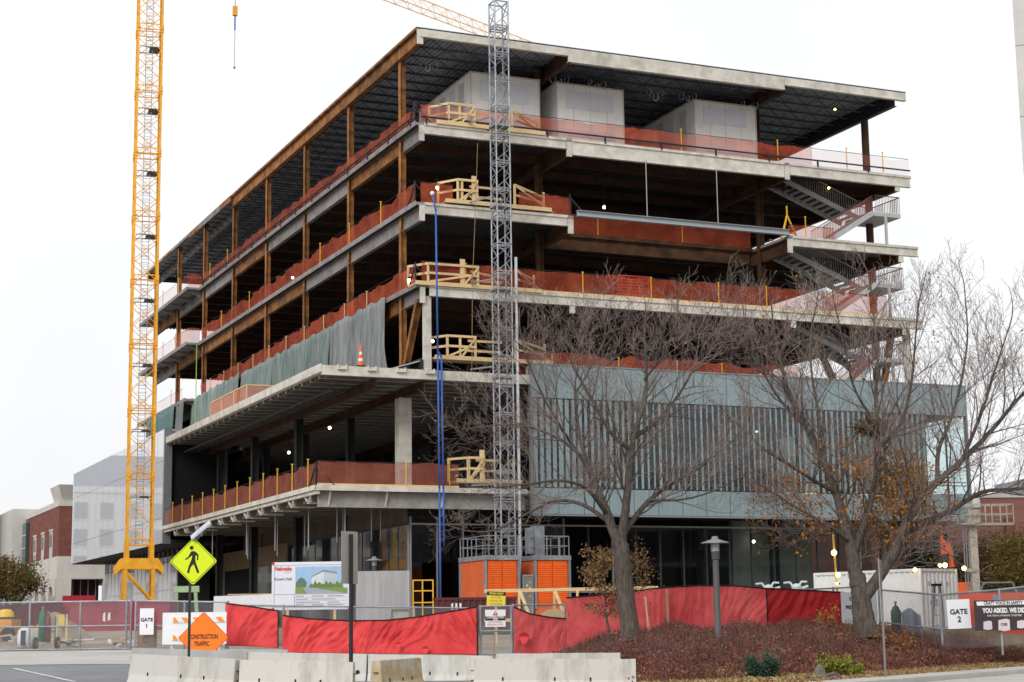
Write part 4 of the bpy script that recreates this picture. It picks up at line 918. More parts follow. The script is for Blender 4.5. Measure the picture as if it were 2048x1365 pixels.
barrier('front barrier at the left end next to the road', (268, 1308.5, 47.6), (476, 1319.5, 46), BCON)
barrier('second front barrier whose right end meets the dark sign pole', (482, 1320, 46), (708, 1325, 45.6), BCON)
barrier('rear barrier between the two sign poles with a round hole at its right end', (499, 1304.5, 50.5), (735, 1309, 50), BCON, .93)
barrier('rear barrier below the middle of the red fence behind the tan barrier', (738, 1309, 50), (986, 1312, 49.6), BCON)
barrier('short tan stained barrier set end on between the front barriers', (752, 1322, 44.6), (834, 1316, 46.8), BTAN)
barrier('rear barrier behind the right front barrier below the gate', (992, 1308, 49), (1240, 1306, 49), BCON)
barrier('right front barrier ending before the burgundy shrubs', (948, 1318, 45.2), (1271, 1318.5, 45), BCON)
# ============================================================ FENCES
WIRE = add_transparent(M('chain_link_wire', (.30, .31, .33), .5, .1, 3, metal=.3), .35, pattern=(.085, .13))
def fence(label, a, b, h=1.83, posts=(0, .5, 1), mid=True, name='chain_link_fence', zoff=0.):
    """a,b: (px,Y) ends on the ground"""
    p, q = gp(*a), gp(*b); d = q-p; ln = Vector((d.x, d.y)).length; rz = math.atan2(d.y, d.x)
    t = thing(name, label, 'fence', (p.x, p.y, p.z), rz, 'chain link fences round the site'); s = d.z
    MB().quad((0, 0, .05), (ln, 0, s+.05), (ln, 0, s+h), (0, 0, h)).build('wire_mesh', WIRE, t)
    for z in ((.06, h*.5, h) if mid else (h,)): MB().tube((0, -.02, z), (ln, -.02, s+z), .032, n=7).build('rail', GALV, t)
    for f in posts: MB().tube((ln*f, -.01, s*f-.2), (ln*f, -.01, s*f+h+.05), .042, n=8).build('post', GALV, t)
    return t
fence('chain link gate panels closing the left site entrance before the red skip', (-40, 67.3), (262, 67), 1.86, posts=(0, .33, .665, .97, 1))
fence('chain link panel carrying the GATE 1 sign', (271, 66.6), (456, 66.2), 1.86, posts=(0, .53, 1))
fence('chain link run behind the big red cloth left of the narrow gate', (452, 65.9), (955, 65.6), 1.75, posts=(.0, .23, .5, .75, 1), mid=False)
fence('narrow chain link gate with the construction site signs', (961, 65.4), (1023, 65.4), 1.82, posts=(0, 1), name='chain_link_gate')
fence('chain link run behind the torn red cloth right of the gate', (1027, 65.6), (1135, 66.3), 1.85, posts=(0, .35, .95), mid=False)
fence('chain link run behind the long red cloth under the right tree', (1135, 66.3), (1760, 69), 1.95, posts=(0, .2, .42, .63, .85, 1), mid=False)
def wrail(label, pts, Y):
    P = [at(px, py, y) for (px, py), y in zip(pts, Y)]; o = P[0]
    t = thing('chain_link_fence', label, 'fence', o, 0, 'chain link fences round the site')
    for a, b in zip(P, P[1:]):
        MB().tube(a-o, b-o, .035, n=7).build('rail', GALV, t); MB().tube(a-o+Vector((0, 0, -1.2)), b-o+Vector((0, 0, -1.2)), .03, n=7).build('rail', GALV, t)
        m = MB().quad(a-o+Vector((0, .02, -1.9)), b-o+Vector((0, .02, -1.9)), b-o+Vector((0, .02, 0)), a-o+Vector((0, .02, 0))).build('wire_mesh', WIRE, t)
    for a in P: MB().tube(a-o+Vector((0, 0, -2.2)), a-o+Vector((0, 0, .05)), .042, n=8).build('post', GALV, t)
wrail('chain link fence before the white container carrying GATE 2 sign', [(1757, 1180), (1880, 1190), (1998, 1180), (2100, 1168)], (66, 61.5, 60, 60))
# red cloth
CR = M('red_fence_cloth', (.54, .034, .040), .8, .1, .6, .2, col2=(.70, .075, .075), fine=120)
CRD = M('deep_red_fence_cloth', (.36, .014, .018), .75, .1, .7, .15, col2=(.44, .02, .025), fine=120)
CRF = M('faded_red_fence_cloth', (.52, .045, .055), .85, .1, .5, .2, col2=(.72, .14, .14), fine=120)
def interp(pts, x):
    for (a, ya), (b, yb) in zip(pts, pts[1:]):
        if a <= x <= b: return ya+(yb-ya)*(x-a)/(b-a)
    return pts[0][1] if x < pts[0][0] else pts[-1][1]
def cloth(label, tops, Y0, Y1, mat, bottoms=None, fold=(.05, .6), hem=True, name='fence_cloth', grp='red cloth on the fences', ph=0.):
    x0, x1 = tops[0][0], tops[-1][0]; o = at(x0, tops[0][1], Y0)
    def P(px, f):
        k = (px-x0)/(x1-x0); Y = Y0+(Y1-Y0)*k; a = at(px, interp(tops, px), Y)
        zb = at(px, interp(bottoms, px), Y).z if bottoms else gz(a.x, Y)+.04
        z = a.z+(zb-a.z)*f; X = a.x-o.x
        tilt = 1.1*math.sin(X*.55+ph)+.5*math.sin(X*1.7+ph*2)                  # creases fan out from the ties
        a1 = X*1.5+f*1.5*tilt; nz = .9*mnoise.noise(Vector((a1*.8+ph*7, f*.7, ph)))+.9*(.3-abs(mnoise.noise(Vector((a1*1.9, f*1.1+5, ph)))))+.5*(.3-abs(mnoise.noise(Vector((a1*4.3, f*2.1, ph+3)))))+.2*mnoise.noise(Vector((a1*9, f*6, ph)))
        w_ = fold[0]*3.4*nz*(.3+.7*math.sin(math.pi*min(1, f*1.0+.1)))
        return Vector((X, Y-o.y-.07+w_, z-o.z))
    n = max(14, int((x1-x0)/2.2)); t = thing(name, label, 'cloth', o, 0, grp)
    solid(MB().grid(lambda a, b: P(x0+(x1-x0)*a, b), n, 30).build('cloth', mat, t, smooth=True), .006)
    if hem:
        hm = [P(x0+(x1-x0)*i/n, 0)+Vector((0, -.02, 0)) for i in range(n+1)]; MB().path(hm, .024, 5).build('top_hem', BLACK, t)
        hm = [P(x1, j/10)+Vector((0, -.02, 0)) for j in range(11)]; MB().path(hm, .022, 5).build('side_hem', BLACK, t)
    return t
cloth('small wrinkled red cloth panel beside the orange construction sign', [(452, 1207), (500, 1213), (557, 1222)], 65.7, 65.6, CR, [(452, 1290), (557, 1297)], (.055, .7))
cloth('long sagging red cloth panel in the middle of the fence', [(566, 1231), (620, 1238), (700, 1242), (770, 1241), (830, 1235), (890, 1225), (954, 1214)], 65.4, 65.3, CR, [(566, 1306), (954, 1310)], (.075, .9))
cloth('torn red cloth with folded flap right of the gate', [(1027, 1214), (1060, 1228), (1100, 1235), (1135, 1238)], 65.5, 66.2, CRF, [(1027, 1309), (1140, 1309)], (.035, .6), ph=2)
cloth('faded long red cloth behind the tree and grey lamp post', [(1132, 1196), (1180, 1192), (1240, 1187), (1300, 1178), (1350, 1174), (1400, 1171), (1470, 1172), (1532, 1177)], 66.2, 67.6, CRF, None, (.035, .7), ph=4)
cloth('darker red cloth panel at the right end under the orange leaves', [(1533, 1177), (1600, 1180), (1683, 1185)], 67.6, 68.3, CRD, None, (.05, .8), ph=1)
for px, py, Y, s in ((851, 1298, 65.1, .13), (797, 1289, 65.1, .1), (700, 1293, 65.1, .09), (1048, 1274, 65.3, .2)):
    q = at(px, py, Y); wf = thing('wind_flap', {851: 'loose red wind flap low on the long cloth near the gate', 797: 'loose red wind flap in the middle of the long cloth', 700: 'small red wind flap beside the dark sign pole', 1048: 'round red wind flap in the torn cloth right of the gate'}[px], 'flap', q, 0, 'wind flaps in the red cloth')
    MB().prism_y([(s*math.cos(math.pi*k/8), s*.8*math.sin(math.pi*k/8)) for k in range(9)], -.02, -.012).build('vent_opening', CRD, wf); MB().hexa([(-s*.35, -.10, -s*1.3), (s*.35, -.10, -s*1.3), (s*.35, -.09, -s*1.3), (-s*.35, -.09, -s*1.3), (-s, -.03, 0), (s, -.03, 0), (s, -.02, 0), (-s, -.02, 0)]).build('flap', CR, wf)
t = thing('wooden_stake', 'thin wooden stake leaning against the faded red cloth', 'stake', gp(1299, 66.2), 0); MB().bar((0, 0, -.1), (-.12, .2, 1.75), .06).build('stake', WOOD, t)
t = thing('wooden_stake', 'upright wooden stake before the faded red cloth right of the trunk', 'stake', gp(1336, 66.4), 0); MB().bar((0, 0, -.1), (.0, .1, 1.95), .09).build('stake', M('weathered_stake', (.42, .25, .16), .8), t)
def board(name, label, cat, px0, py0, px1, py1, Y, mat, rz=0., group=None, t=.03):
    a, b = at(px0, py1, Y), at(px1, py0, Y); w_, h = b.x-a.x, b.z-a.z
    th = thing(name, label, cat, ((a.x+b.x)/2, Y, a.z), rz, group); MB().box(-w_/2, 0, 0, w_/2, t, h).build('board', mat, th); return th, w_, h
SW = M('white_sign_face', (.74, .75, .78), .45, .04, 2)
t, w_, h = board('gate_sign', 'white sign reading GATE 1 on the left fence panel', 'sign', 279, 1217, 308, 1270, 66.3, SW)
text('lettering', 'GATE', .185, BLACK, t, 0, h*.56, bold=.006); text('lettering', '1', .21, BLACK, t, 0, h*.33, bold=.006)
t, w_, h = board('gate_sign', 'white sign reading GATE 2 on the right fence near the banner', 'sign', 1897, 1199, 1940, 1258, 60.2, SW); t.rotation_euler[1] = -.03
text('lettering', 'GATE', .24, BLACK, t, 0, h*.57, bold=.008); text('lettering', '2', .27, BLACK, t, 0, h*.31, bold=.008)
# project board
t, w_, h = board('project_board', 'large white project board with a picture of the future building', 'sign', 543, 1123, 701, 1221, 68, M('project_board_white', (.70, .72, .78), .4, .03, 2))
for x, z in ((-w_/2+.05, h-.05), (-w_/2+.05, .05), (w_/2-.05, .05), (w_/2-.05, h-.05)): MB().cbox((x, -.01, z), (.1, .02, .1)).build('corner_tab', RED, t)
for x in (-w_*.3, w_*.3): MB().box(x-.05, .031, -2.2, x+.05, .13, h).build('post', WOOD, t)
LN = M('printed_grey_line', (.35, .36, .4), .6, .02)
for x0, x1, z0, z1 in ((-w_/2+.1, w_/2-.1, h-.13, h-.11), (-w_/2+.1, w_/2-.1, .09, .11), (-w_/2+.1, w_/2-.1, h*.32, h*.32+.02), (-w_*.215, -w_*.205, .1, h*.32), (-w_/2+.09, -w_/2+.11, .1, h-.1), (-w_*.2, w_/2-.1, h*.255, h*.262), (-w_*.2, w_/2-.1, h*.185, h*.192), (-w_*.2, w_/2-.1, h*.12, h*.127)): MB().box(x0, -.006, z0, x1, -.001, z1).build('printed_line', LN, t)
PR = dict(sky=(.32, .5, .72), grass=(.2, .3, .08), road=(.35, .37, .42), bldg=(.6, .64, .66), bldg2=(.42, .5, .56), roof=(.25, .25, .26), tree=(.10, .18, .12), tree2=(.13, .2, .06))
PM = {k: M('print_'+k, v, .5, .08, 4) for k, v in PR.items()}
X0, X1, Zb, Zt = -w_*.20, w_/2-.11, h*.335, h*.90; WX, WZ = X1-X0, Zt-Zb
def flat(nm, pts, mt, y): m = MB(); i = len(m.v); m.v = [(X0+WX*a, y, Zb+WZ*b) for a, b in pts]; m.f = [tuple(range(len(pts)))]; return m.build(nm, mt, t)
flat('printed_sky', [(0, .2), (1, .2), (1, 1), (0, 1)], PM['sky'], -.002); flat('printed_lawn', [(0, 0), (1, 0), (1, .25), (0, .25)], PM['grass'], -.003)
flat('printed_road', [(.22, 0), (.95, 0), (.6, .12), (.28, .25), (.15, .22)], PM['road'], -.004)
flat('printed_building', [(.30, .3), (.54, .26), (.54, .82), (.32, .62)], PM['bldg'], -.004); flat('printed_building', [(.54, .26), (.80, .34), (.80, .76), (.54, .82)], PM['bldg2'], -.004)
flat('printed_building', [(.53, .80), (.81, .72), (.81, .78), (.53, .88), (.31, .64), (.31, .6)], PM['roof'], -.005)
flat('printed_tower', [(.92, .2), (1, .2), (1, .95), (.92, .9)], PM['bldg'], -.004)
flat('printed_tree', [(.02, .25), (.2, .25), (.22, .4), (.17, .56), (.1, .6), (.04, .5), (0, .35)], PM['tree'], -.005)
for i in range(9): x = .27+i*.07; flat('printed_tree', [(x, .22), (x+.07, .22), (x+.08, .3+.05*(i % 3)), (x+.04, .38+.05*((i*2) % 3)), (x-.01, .3)], PM['tree2'], -.006-.0003*i)
text('lettering', 'Nebraska', .22, M('print_red', (.6, .05, .06), .5), t, -w_*.355, h*.86, squash=.78, bold=.008); text('lettering', 'Lincoln', .08, LN, t, -w_*.30, h*.79); text('lettering', 'Kiewit Hall', .17, BLACK, t, -w_*.355, h*.645, squash=.9)
for k, z in enumerate((.285, .22, .155, .1)):
    for j in range(3): MB().box(-w_*.19+j*w_*.2, -.005, h*z-.02, -w_*.19+j*w_*.2+w_*(.1+.05*((k+j) % 3)), -.001, h*z+.02).build('printed_text_line', LN, t)
# ped crossing sign
p = at(377.5, 1312, 48.6); P0 = Vector((p.x, p.y, gz(p.x, p.y)))
t = thing('crosswalk_sign', 'yellow green diamond pedestrian sign on a dark pole', 'sign', P0, math.radians(4))
c = at(384, 1123, 48.5); cz = c.z-P0.z; cx = .09
MB().box(-.035, -.0, 0, .035, .05, cz+.55).build('pole', M('dark_green_pole', (.02, .026, .025), .5), t)
def diamond(r, y0, y1, cx, cz, rr=.06):
    pts = []
    for k in range(4):
        a = math.pi/2*k; 
        for da in (-.35, 0, .35):
            c0 = (cx+(r-rr*1.41)*math.cos(a), cz+(r-rr*1.41)*math.sin(a)); pts.append((c0[0]+rr*math.cos(a+da*2.2), c0[1]+rr*math.sin(a+da*2.2)))
    return MB().prism_y(pts, y0, y1)
FY = M('fluorescent_yellow_green', (.66, .80, .012), .45, .03, 2)
diamond(.66, -.032, -.012, cx, cz).build('plate', FY, t); diamond(.625, -.036, -.033, cx, cz).build('border', BLACK, t); diamond(.605, -.040, -.037, cx, cz).build('face', FY, t)
fg = MB(); PX = lambda pts: fg.prism_y([(cx+a*.01, cz+b*.01) for a, b in pts], -.046, -.041)
fg.prism_y([(cx-.055+.055*math.cos(k*math.pi/8), cz+.375+.055*math.sin(k*math.pi/8)) for k in range(16)], -.046, -.041)
PX([(-7, 27), (1, 29), (9, 24), (14, 17), (13, 3), (9.5, 3), (10, 14), (6, 18), (5, 6), (-5, 6), (-3, 16), (-6, 15), (-15, 7), (-22, 4), (-23, 7.5), (-15, 12)][::-1]); PX([(-5, 6), (5, 6), (6, -2), (17, -31), (11, -33), (1, -7), (-8, -17), (-11, -33), (-17, -31), (-13, -14)][::-1])
fg.build('walking_figure_mark', BLACK, t)
q = at(405, 1060, 48.7)-P0; zz = q.z; xx = q.x
MB().tube((.02, .06, cz+.45), (xx-.05, .06, cz+.75), .035, n=8).tube((xx-.05, .06, cz+.70), (xx-.05, .06, zz), .06, n=8).build('panel_bracket', GALV, t); MB().hexa([(xx-.24, -.2, zz-.30), (xx+.28, -.2, zz+.14), (xx+.20, .3, zz+.26), (xx-.32, .3, zz-.18), (xx-.27, -.21, zz-.27), (xx+.25, -.21, zz+.17), (xx+.17, .29, zz+.29), (xx-.35, .29, zz-.15)]).build('solar_panel', M('pale_panel_underside', (.45, .47, .52), .4), t)
p = gp(702, 47.6)
t = thing('sign_back', 'grey back of a tall street sign on a dark pole', 'sign', p, math.radians(58)); z1 = at(705, 1063, 47.6).z-p.z; z0 = at(705, 1168, 47.6).z-p.z
MB().box(-.04, -.04, 0, .04, .04, z1-.08).build('pole', MATS['dark_green_pole'], t); MB().box(-.36, .045, z0, .36, .06, z1).build('plate', M('sign_back_aluminium', (.36, .35, .32), .45, .05, 1, metal=.2), t)
p = gp(1766, 48.9); z1 = at(1764, 1117, 48.9).z-p.z
t = thing('edge_on_sign_post', 'slim grey sign post with edge on plate at the kerb', 'sign', p, math.radians(80))
MB().box(-.035, -.03, -.05, .035, .03, z1-.05).build('pole', M('grey_post_metal', (.18, .165, .165), .5), t); MB().box(-.24, .032, z1-1.0, .24, .05, z1).build('plate', MATS['sign_back_aluminium'], t)
# construction traffic diamond
c = at(407, 1276, 60); P0 = Vector((c.x, 60, gz(c.x, 60)))
t = thing('construction_traffic_sign', 'orange diamond sign reading CONSTRUCTION TRAFFIC behind the barriers', 'sign', P0, math.radians(-2)); cz = c.z-P0.z
OR = M('fluorescent_orange', (.85, .19, .012), .45, .04, 2); RB = M('orange_red_border', (.55, .05, .01), .5)
diamond(.88, -.03, .0, 0, cz).build('plate', RB, t); diamond(.855, -.036, -.031, 0, cz).build('face', OR, t); text('lettering', 'CONSTRUCTION', .215, BLACK, t, .0, cz+.03, -.04, .60, .006); text('lettering', 'TRAFFIC', .215, BLACK, t, -.05, cz-.21, -.04, .66, .006)
for s in (-1, 1): MB().bar((0, .05, cz-.2), (s*.5, .25, -.02), .05).build('stand_leg', GALV, t)
# white panels with orange striped rails
p0, p1 = at(325, 1226, 64), at(452, 1288, 64)
t = thing('striped_barricade', 'white barricade panel with orange stripes behind the orange diamond sign', 'barricade', (p0.x, 64, p1.z), 0); w_, h = p1.x-p0.x, p0.z-p1.z
MB().box(0, .04, 0, w_, .08, h).build('panel', SW, t); OB = M('barricade_orange', (.85, .26, .015), .5)
for z in (h*.68, h*.12):
    MB().box(.35, .0, z, w_, .035, z+.2).build('rail', WHITE, t)
    for k in range(5): x = .4+k*.42; MB().hexa([(x, -.008, z+.01), (x+.2, -.008, z+.01), (x+.2, -.001, z+.01), (x, -.001, z+.01), (x-.14 if k else x, -.008, z+.19), (x+.06, -.008, z+.19), (x+.06, -.001, z+.19), (x-.14 if k else x, -.001, z+.19)]).build('stripe', OB, t)
for x in (.3, w_-.3): MB().box(x, .08, -.5, x+.08, .16, h).build('leg', WHITED, t)
# gate signs
t, w_, h = board('construction_site_sign', 'white and black construction site warning sign on the narrow gate', 'sign', 970.5, 1219.5, 1011, 1254.5, 65.3, SW)
MB().box(-w_/2+.005, -.006, h*.37, w_/2-.005, -.001, h*.62).build('black_band', BLACK, t); MB().prism_y([(-.1, h*.67), (.1, h*.67), (0, h*.96)], -.008, -.001).build('warning_triangle', RED, t); MB().prism_y([(-.018, h*.73), (.018, h*.73), (.022, h*.86), (-.022, h*.86)], -.012, -.009).build('exclamation_mark', WHITE, t)
text('lettering', 'CONSTRUCTION', .105, WHITE, t, 0, h*.545, -.012, .8, .004); text('lettering', 'SITE', .105, WHITE, t, 0, h*.43, -.012, .9, .004); text('lettering', 'AUTHORIZED', .1, RED, t, 0, h*.27, -.006, .8); text('lettering', 'PERSONNEL ONLY', .09, RED, t, 0, h*.12, -.006, .82)
t, w_, h = board('trash_sign', 'yellow trash only sign leaning above the narrow gate', 'sign', 973, 1183, 1010, 1213, 66.5, M('yellow_sign_face', (.80, .62, .06), .5, .03)); t.rotation_euler[1] = .05
MB().box(-w_/2, -.004, h*.72, w_/2, -.001, h*.98).build('black_band', BLACK, t); text('lettering', 'TRASH ONLY', .115, M('sign_yellow_ink', (.8, .62, .06), .5), t, 0, h*.85, -.008, .8, .003)
for k, s in enumerate(('NO STEEL', 'WOOD OR', 'CONCRETE')): text('lettering', s, .105, M('olive_ink', (.25, .18, .03), .6), t, 0, h*(.58-.22*k), -.006, .85)
MB().box(-.03, .03, -1.9, .03, .08, h).build('post', WOOD, t)
# banners at right
t, w_, h = board('site_banner', 'white banner with black lettering half hidden behind the right tree trunk', 'banner', 1684, 1184, 1753, 1246, 68, M('pale_banner', (.56, .57, .62), .6, .05, 1))
text('lettering', 'ST', .19, BLACK, t, -w_*.27, h*.77, -.01, .7, .008, 'LEFT'); text('lettering', 'PREV', .19, BLACK, t, -w_*.38, h*.5, -.01, .7, .008, 'LEFT'); text('lettering', 'S', .19, BLACK, t, -w_*.14, h*.3, -.01, .7, .008, 'LEFT')
t, w_, h = board('safety_banner', 'dark banner reading craft voice in safety at the right edge', 'banner', 1951, 1200, 2066, 1262, 59.8, M('charcoal_banner', (.045, .035, .04), .7, .1, 1))
MB().hexa([(-w_*.45, -.006, h*.83), (w_*.40, -.006, h*.85), (w_*.40, -.001, h*.85), (-w_*.45, -.001, h*.83), (-w_*.46, -.006, h*.96), (w_*.42, -.006, h*.99), (w_*.42, -.001, h*.99), (-w_*.46, -.001, h*.96)]).build('headline_strip', SW, t)
PW = M('pinkish_white_print', (.6, .52, .55), .6, .03)
text('lettering', 'CRAFT VOICE IN SAFETY', .155, MATS['charcoal_banner'], t, -.02, h*.905, -.01, .77, .006); text('lettering', 'YOU ASKED. WE DID.', .22, WHITE, t, .02, h*.655, -.01, .70, .010); text('lettering', 'OUR TEAM is WORKING TOGETHER', .085, PW, t, 0, h*.49, -.01, .85, .002)
for x, z, s in ((-w_*.29, h*.18, .30), (-.03, h*.19, .40), (w_*.27, h*.2, .27)): MB().prism_y([(x-s/2, z-s*.45), (x, z-s*.55), (x+s/2, z-s*.45), (x+s*.5, z+s*.4), (x+s*.2, z+s*.5), (x-s*.45, z+s*.38)], -.006, -.001).build('shield_emblem', PW, t)
text('lettering', 'CVIS', .12, MATS['charcoal_banner'], t, -.03, h*.19, -.01, .9, .006)
# ============================================================ THINGS IN THE SITE
def skip(label, px0, px1, Y, zt, h, dep, mat, ribs, rz=0, name='steel_skip', zb=None):
    a, b = at(px0, zt, Y), at(px1, zt, Y); ln = b.x-a.x; z0 = a.z-h
    t = thing(name, label, 'skip', (a.x, Y, z0), rz); 
    MB().box(0, 0, 0, ln, .05, h).box(0, dep-.05, 0, ln, dep, h).box(0, .05, 0, .05, dep-.05, h).box(ln-.05, .05, 0, ln, dep-.05, h).box(.05, .05, 0, ln-.05, dep-.05, .08).build('body', mat, t)
    MB().box(-.05, -.07, h-.1, ln+.05, .0, h+.02).build('top_rim', mat, t); MB().box(-.05, -.05, 0, ln+.05, -.005, .12).build('bottom_rim', mat, t)
    rm = MB().box(-.05, -.08, .12, .05, -.003, h-.1).mesh('rib', mat)
    for k in range(ribs): inst('rib', rm, t, (ln*(k+.5)/ribs, 0, 0))
    return t, ln, h
MR = M('maroon_skip_paint', (.30, .022, .045), .55, .15, 1.2, .1); MR2 = M('dark_maroon_skip_paint', (.10, .022, .026), .6, .15, 1.2)
t, ln, h = skip('large maroon skip behind the left gate', 140, 339, 84, 1205, 1.45, 2.4, MR, 0)
for z in (.5, 1.0): MB().box(.3*ln, -.05, z, .72*ln, -.004, z+.07).build('side_bar', MR, t)
for k, x in enumerate((.335, .385)): MB().prism_y([(ln*x, .55), (ln*x+.13, .5+.1*k), (ln*x+.12, .95), (ln*x+.02, .9)], -.058, -.052).build('white_mark', WHITE, t)
MB().box(0, .3, -.35, ln, .5, -.01).box(0, 1.9, -.35, ln, 2.1, -.01).build('skid', STEEL, t)
t, ln, h = skip('dark maroon ribbed skip in front of the orange hoist cars', 868, 1032, 82, 1197, 1.3, 2.2, MR2, 13)
for k in range(3): MB().box(ln*(.21+.05*k), -.09, .75, ln*(.235+.05*k), -.083, 1.05).build('white_mark', WHITE, t)
# red hoarding beyond the left entrance
HB = M('red_hoarding_cloth', (.36, .022, .04), .8, .1, .6)
p, q = at(-40, 1212, 92), at(125, 1197, 118); t = thing('red_hoarding', 'long red screen cloth fence below the arches at far left', 'fence', (p.x, p.y, 1.2), math.atan2(q.y-p.y, q.x-p.x)); ln = math.hypot(q.x-p.x, q.y-p.y)
for k in range(8): MB().box(ln*k/8+.03, 0, 0, ln*(k+1)/8-.03, .04, 2.0+.7*k/8).build('cloth_panel', HB, t); MB().tube((ln*k/8, .05, 0), (ln*k/8, .05, 2.3+.7*k/8), .05, n=6).build('post', GALV, t)
p, q = at(125, 1192, 118), at(198, 1193, 119); t = thing('red_hoarding', 'short red screen before the dark recess of the cream building', 'fence', (p.x, p.y, 1.6), 0); MB().box(0, 0, 0, q.x-p.x, .05, p.z-1.6).build('cloth_panel', HB, t)
# dirt heap
p = gp(108, 76)
def heap(a, b):
    th, r = 2*math.pi*a, b; R = 1.35*r; k = 1+.25*math.sin(3*th+1)+.15*math.sin(5*th)
    return (R*k*math.cos(th), R*.8*k*math.sin(th), 1.35*(1-r**1.3)+.12*math.sin(9*th+r*7)*(1-r)*r*2-.1)
tag(MB().grid(heap, 40, 14).build('dirt_heap', M('heaped_soil', (.22, .17, .12), .95, .2, 2, .8, col2=(.33, .27, .20), fine=20), None, loc=p), 'heap of brown soil inside the left gate', 'soil heap')
def cyl(name, label, px, py, Y, r, h, mat, cat='gas cylinder', grp='gas cylinders on the cart'):
    p = at(px, py, Y); t = thing(name, label, cat, (p.x, Y, p.z), 0, grp)
    MB().lathe([(.01, 0), (r, 0), (r, h*.86), (r*.55, h*.95), (.04, h*.97), (.04, h*1.05), (.01, h*1.05)], 14).build('bottle', mat, t, smooth=True); MB().cbox((0, 0, h*1.06), (.08, .06, .06)).build('valve', GALV, t)
cyl('gas_cylinder', 'green gas cylinder standing on the cart inside the left gate', 84, 1284, 69, .13, 1.25, GREEN)
cyl('gas_cylinder', 'dark red gas cylinder beside the green one', 95.5, 1285, 69, .11, 1.1, M('dark_red_paint', (.2, .02, .02), .5))
p = gp(84, 69); t = thing('cylinder_cart', 'two wheeled cart holding the gas cylinders', 'cart', (p.x, 69.1, p.z), 0)
MB().bar((-.2, .15, .1), (-.2, .25, 1.3), .04).bar((.45, .15, .1), (.45, .25, 1.3), .04).bar((-.2, .2, .7), (.45, .2, .7), .04).build('frame', GREEN, t)
for x in (-.32, .55):
    o = MB().tube((x-.05, .2, .25), (x+.05, .2, .25), .25, n=16).build('wheel', BLACK, t); MB().tube((x-.06, .2, .25), (x+.06, .2, .25), .12, n=10).build('rim', YEL, o)
p = at(-12, 1250, 76); t = thing('yellow_machine', 'yellow site machine cut by the left picture edge', 'machine', (p.x, 76, gz(p.x, 76)), 0)
MB().box(0, 0, .3, .75, 1.5, .95).build('body', M('machine_orange', (.62, .27, .015), .5), t); MB().box(.05, .1, .95, .6, 1.3, 1.05).build('deck', STEEL, t); MB().lathe([(.01, .35), (.2, .33), (.33, .2), (.36, 0)], 16, (.3, .7, 1.05)).build('hood', M('machine_yellow', (.75, .45, .02), .5), t, smooth=True)
for x in (.0, .6): MB().tube((x, -.05, .3), (x, .2, .3), .3, n=14).build('wheel', BLACK, t)
p = gp(36, 72); t = thing('concrete_block', 'grey concrete block with rubble inside the left gate', 'block', p, .2); MB().hexa([(0, 0, 0), (.95, 0, 0), (.9, .6, 0), (.05, .6, 0), (.06, .03, .62), (.9, .02, .66), (.85, .55, .6), (.1, .55, .58)]).build('block', CONC, t)
for k in range(5): MB().hexa([(x+.1+k*.15, y+.2, .6) for x, y in ((0, 0), (.2, .03), (.18, .2), (-.02, .17))]+[(x+.12+k*.15, y+.2, .75+.06*(k % 3)) for x, y in ((0, 0), (.14, .02), (.12, .12), (0, .12))]).build('rubble_piece', WOOD, t)
p = gp(52, 71); t = thing('white_sack', 'white sack with blue straps beside the concrete block', 'sack', p, 0)
MB().lathe([(.01, 0), (.28, .02), (.34, .3), (.3, .7), (.12, .85), (.01, .86)], 14).build('bag', WHITE, t, smooth=True); MB().box(-.1, -.37, .1, .08, -.3, .7).build('strap', M('navy_strap', (.02, .03, .08), .6), t)
t, w_, h = board('yellow_notice_board', 'small yellow notice on a timber stand beside the soil heap', 'sign', 116, 1229, 129, 1252, 73, M('notice_yellow', (.72, .50, .12), .6)); MB().box(-.25, .04, -.6, -.18, .1, h).box(.18, .04, -.6, .25, .1, h).build('stand', WOOD, t)
t, w_, h = board('cardboard_box', 'brown box lettered C below the GATE 1 sign', 'box', 274, 1246, 309, 1296, 67.3, M('cardboard', (.26, .17, .10), .85, .1, 1), t=.5); text('lettering', 'C', .38, M('dark_olive_ink', (.05, .045, .01), .6), t, 0, h*.32, -.01)
for i, (px, Y, s, mt) in enumerate(((120, 70.5, 1.0, MULL), (140, 71.5, 1.2, WHITED), (245, 70, .9, WHITED), (20, 74, 1.1, CONC), (250, 69, .8, SW))):
    p = gp(px, Y); t = thing('scrap_pile', ['flattened metal scrap left of the skip', 'white pipe offcuts before the skip', 'white sheet scrap at the right gate post', 'pale rubble at the far left of the site', 'small white bundle at the foot of the gate'][i], 'scrap', p, 0, 'scrap heaps inside the gate')
    for k in range(7):
        x, y = random.uniform(-.7, .7)*s, random.uniform(-.4, .4); a = random.uniform(0, 3); l_ = random.uniform(.3, .8)*s
        MB().bar((x, y, .05+.04*k), (x+l_*math.cos(a), y+l_*math.sin(a)*.6, .08+random.uniform(0, .15)+.03*k), .12, .07).build('piece', mt if k % 3 else (STEEL if k % 2 else PLY), t)
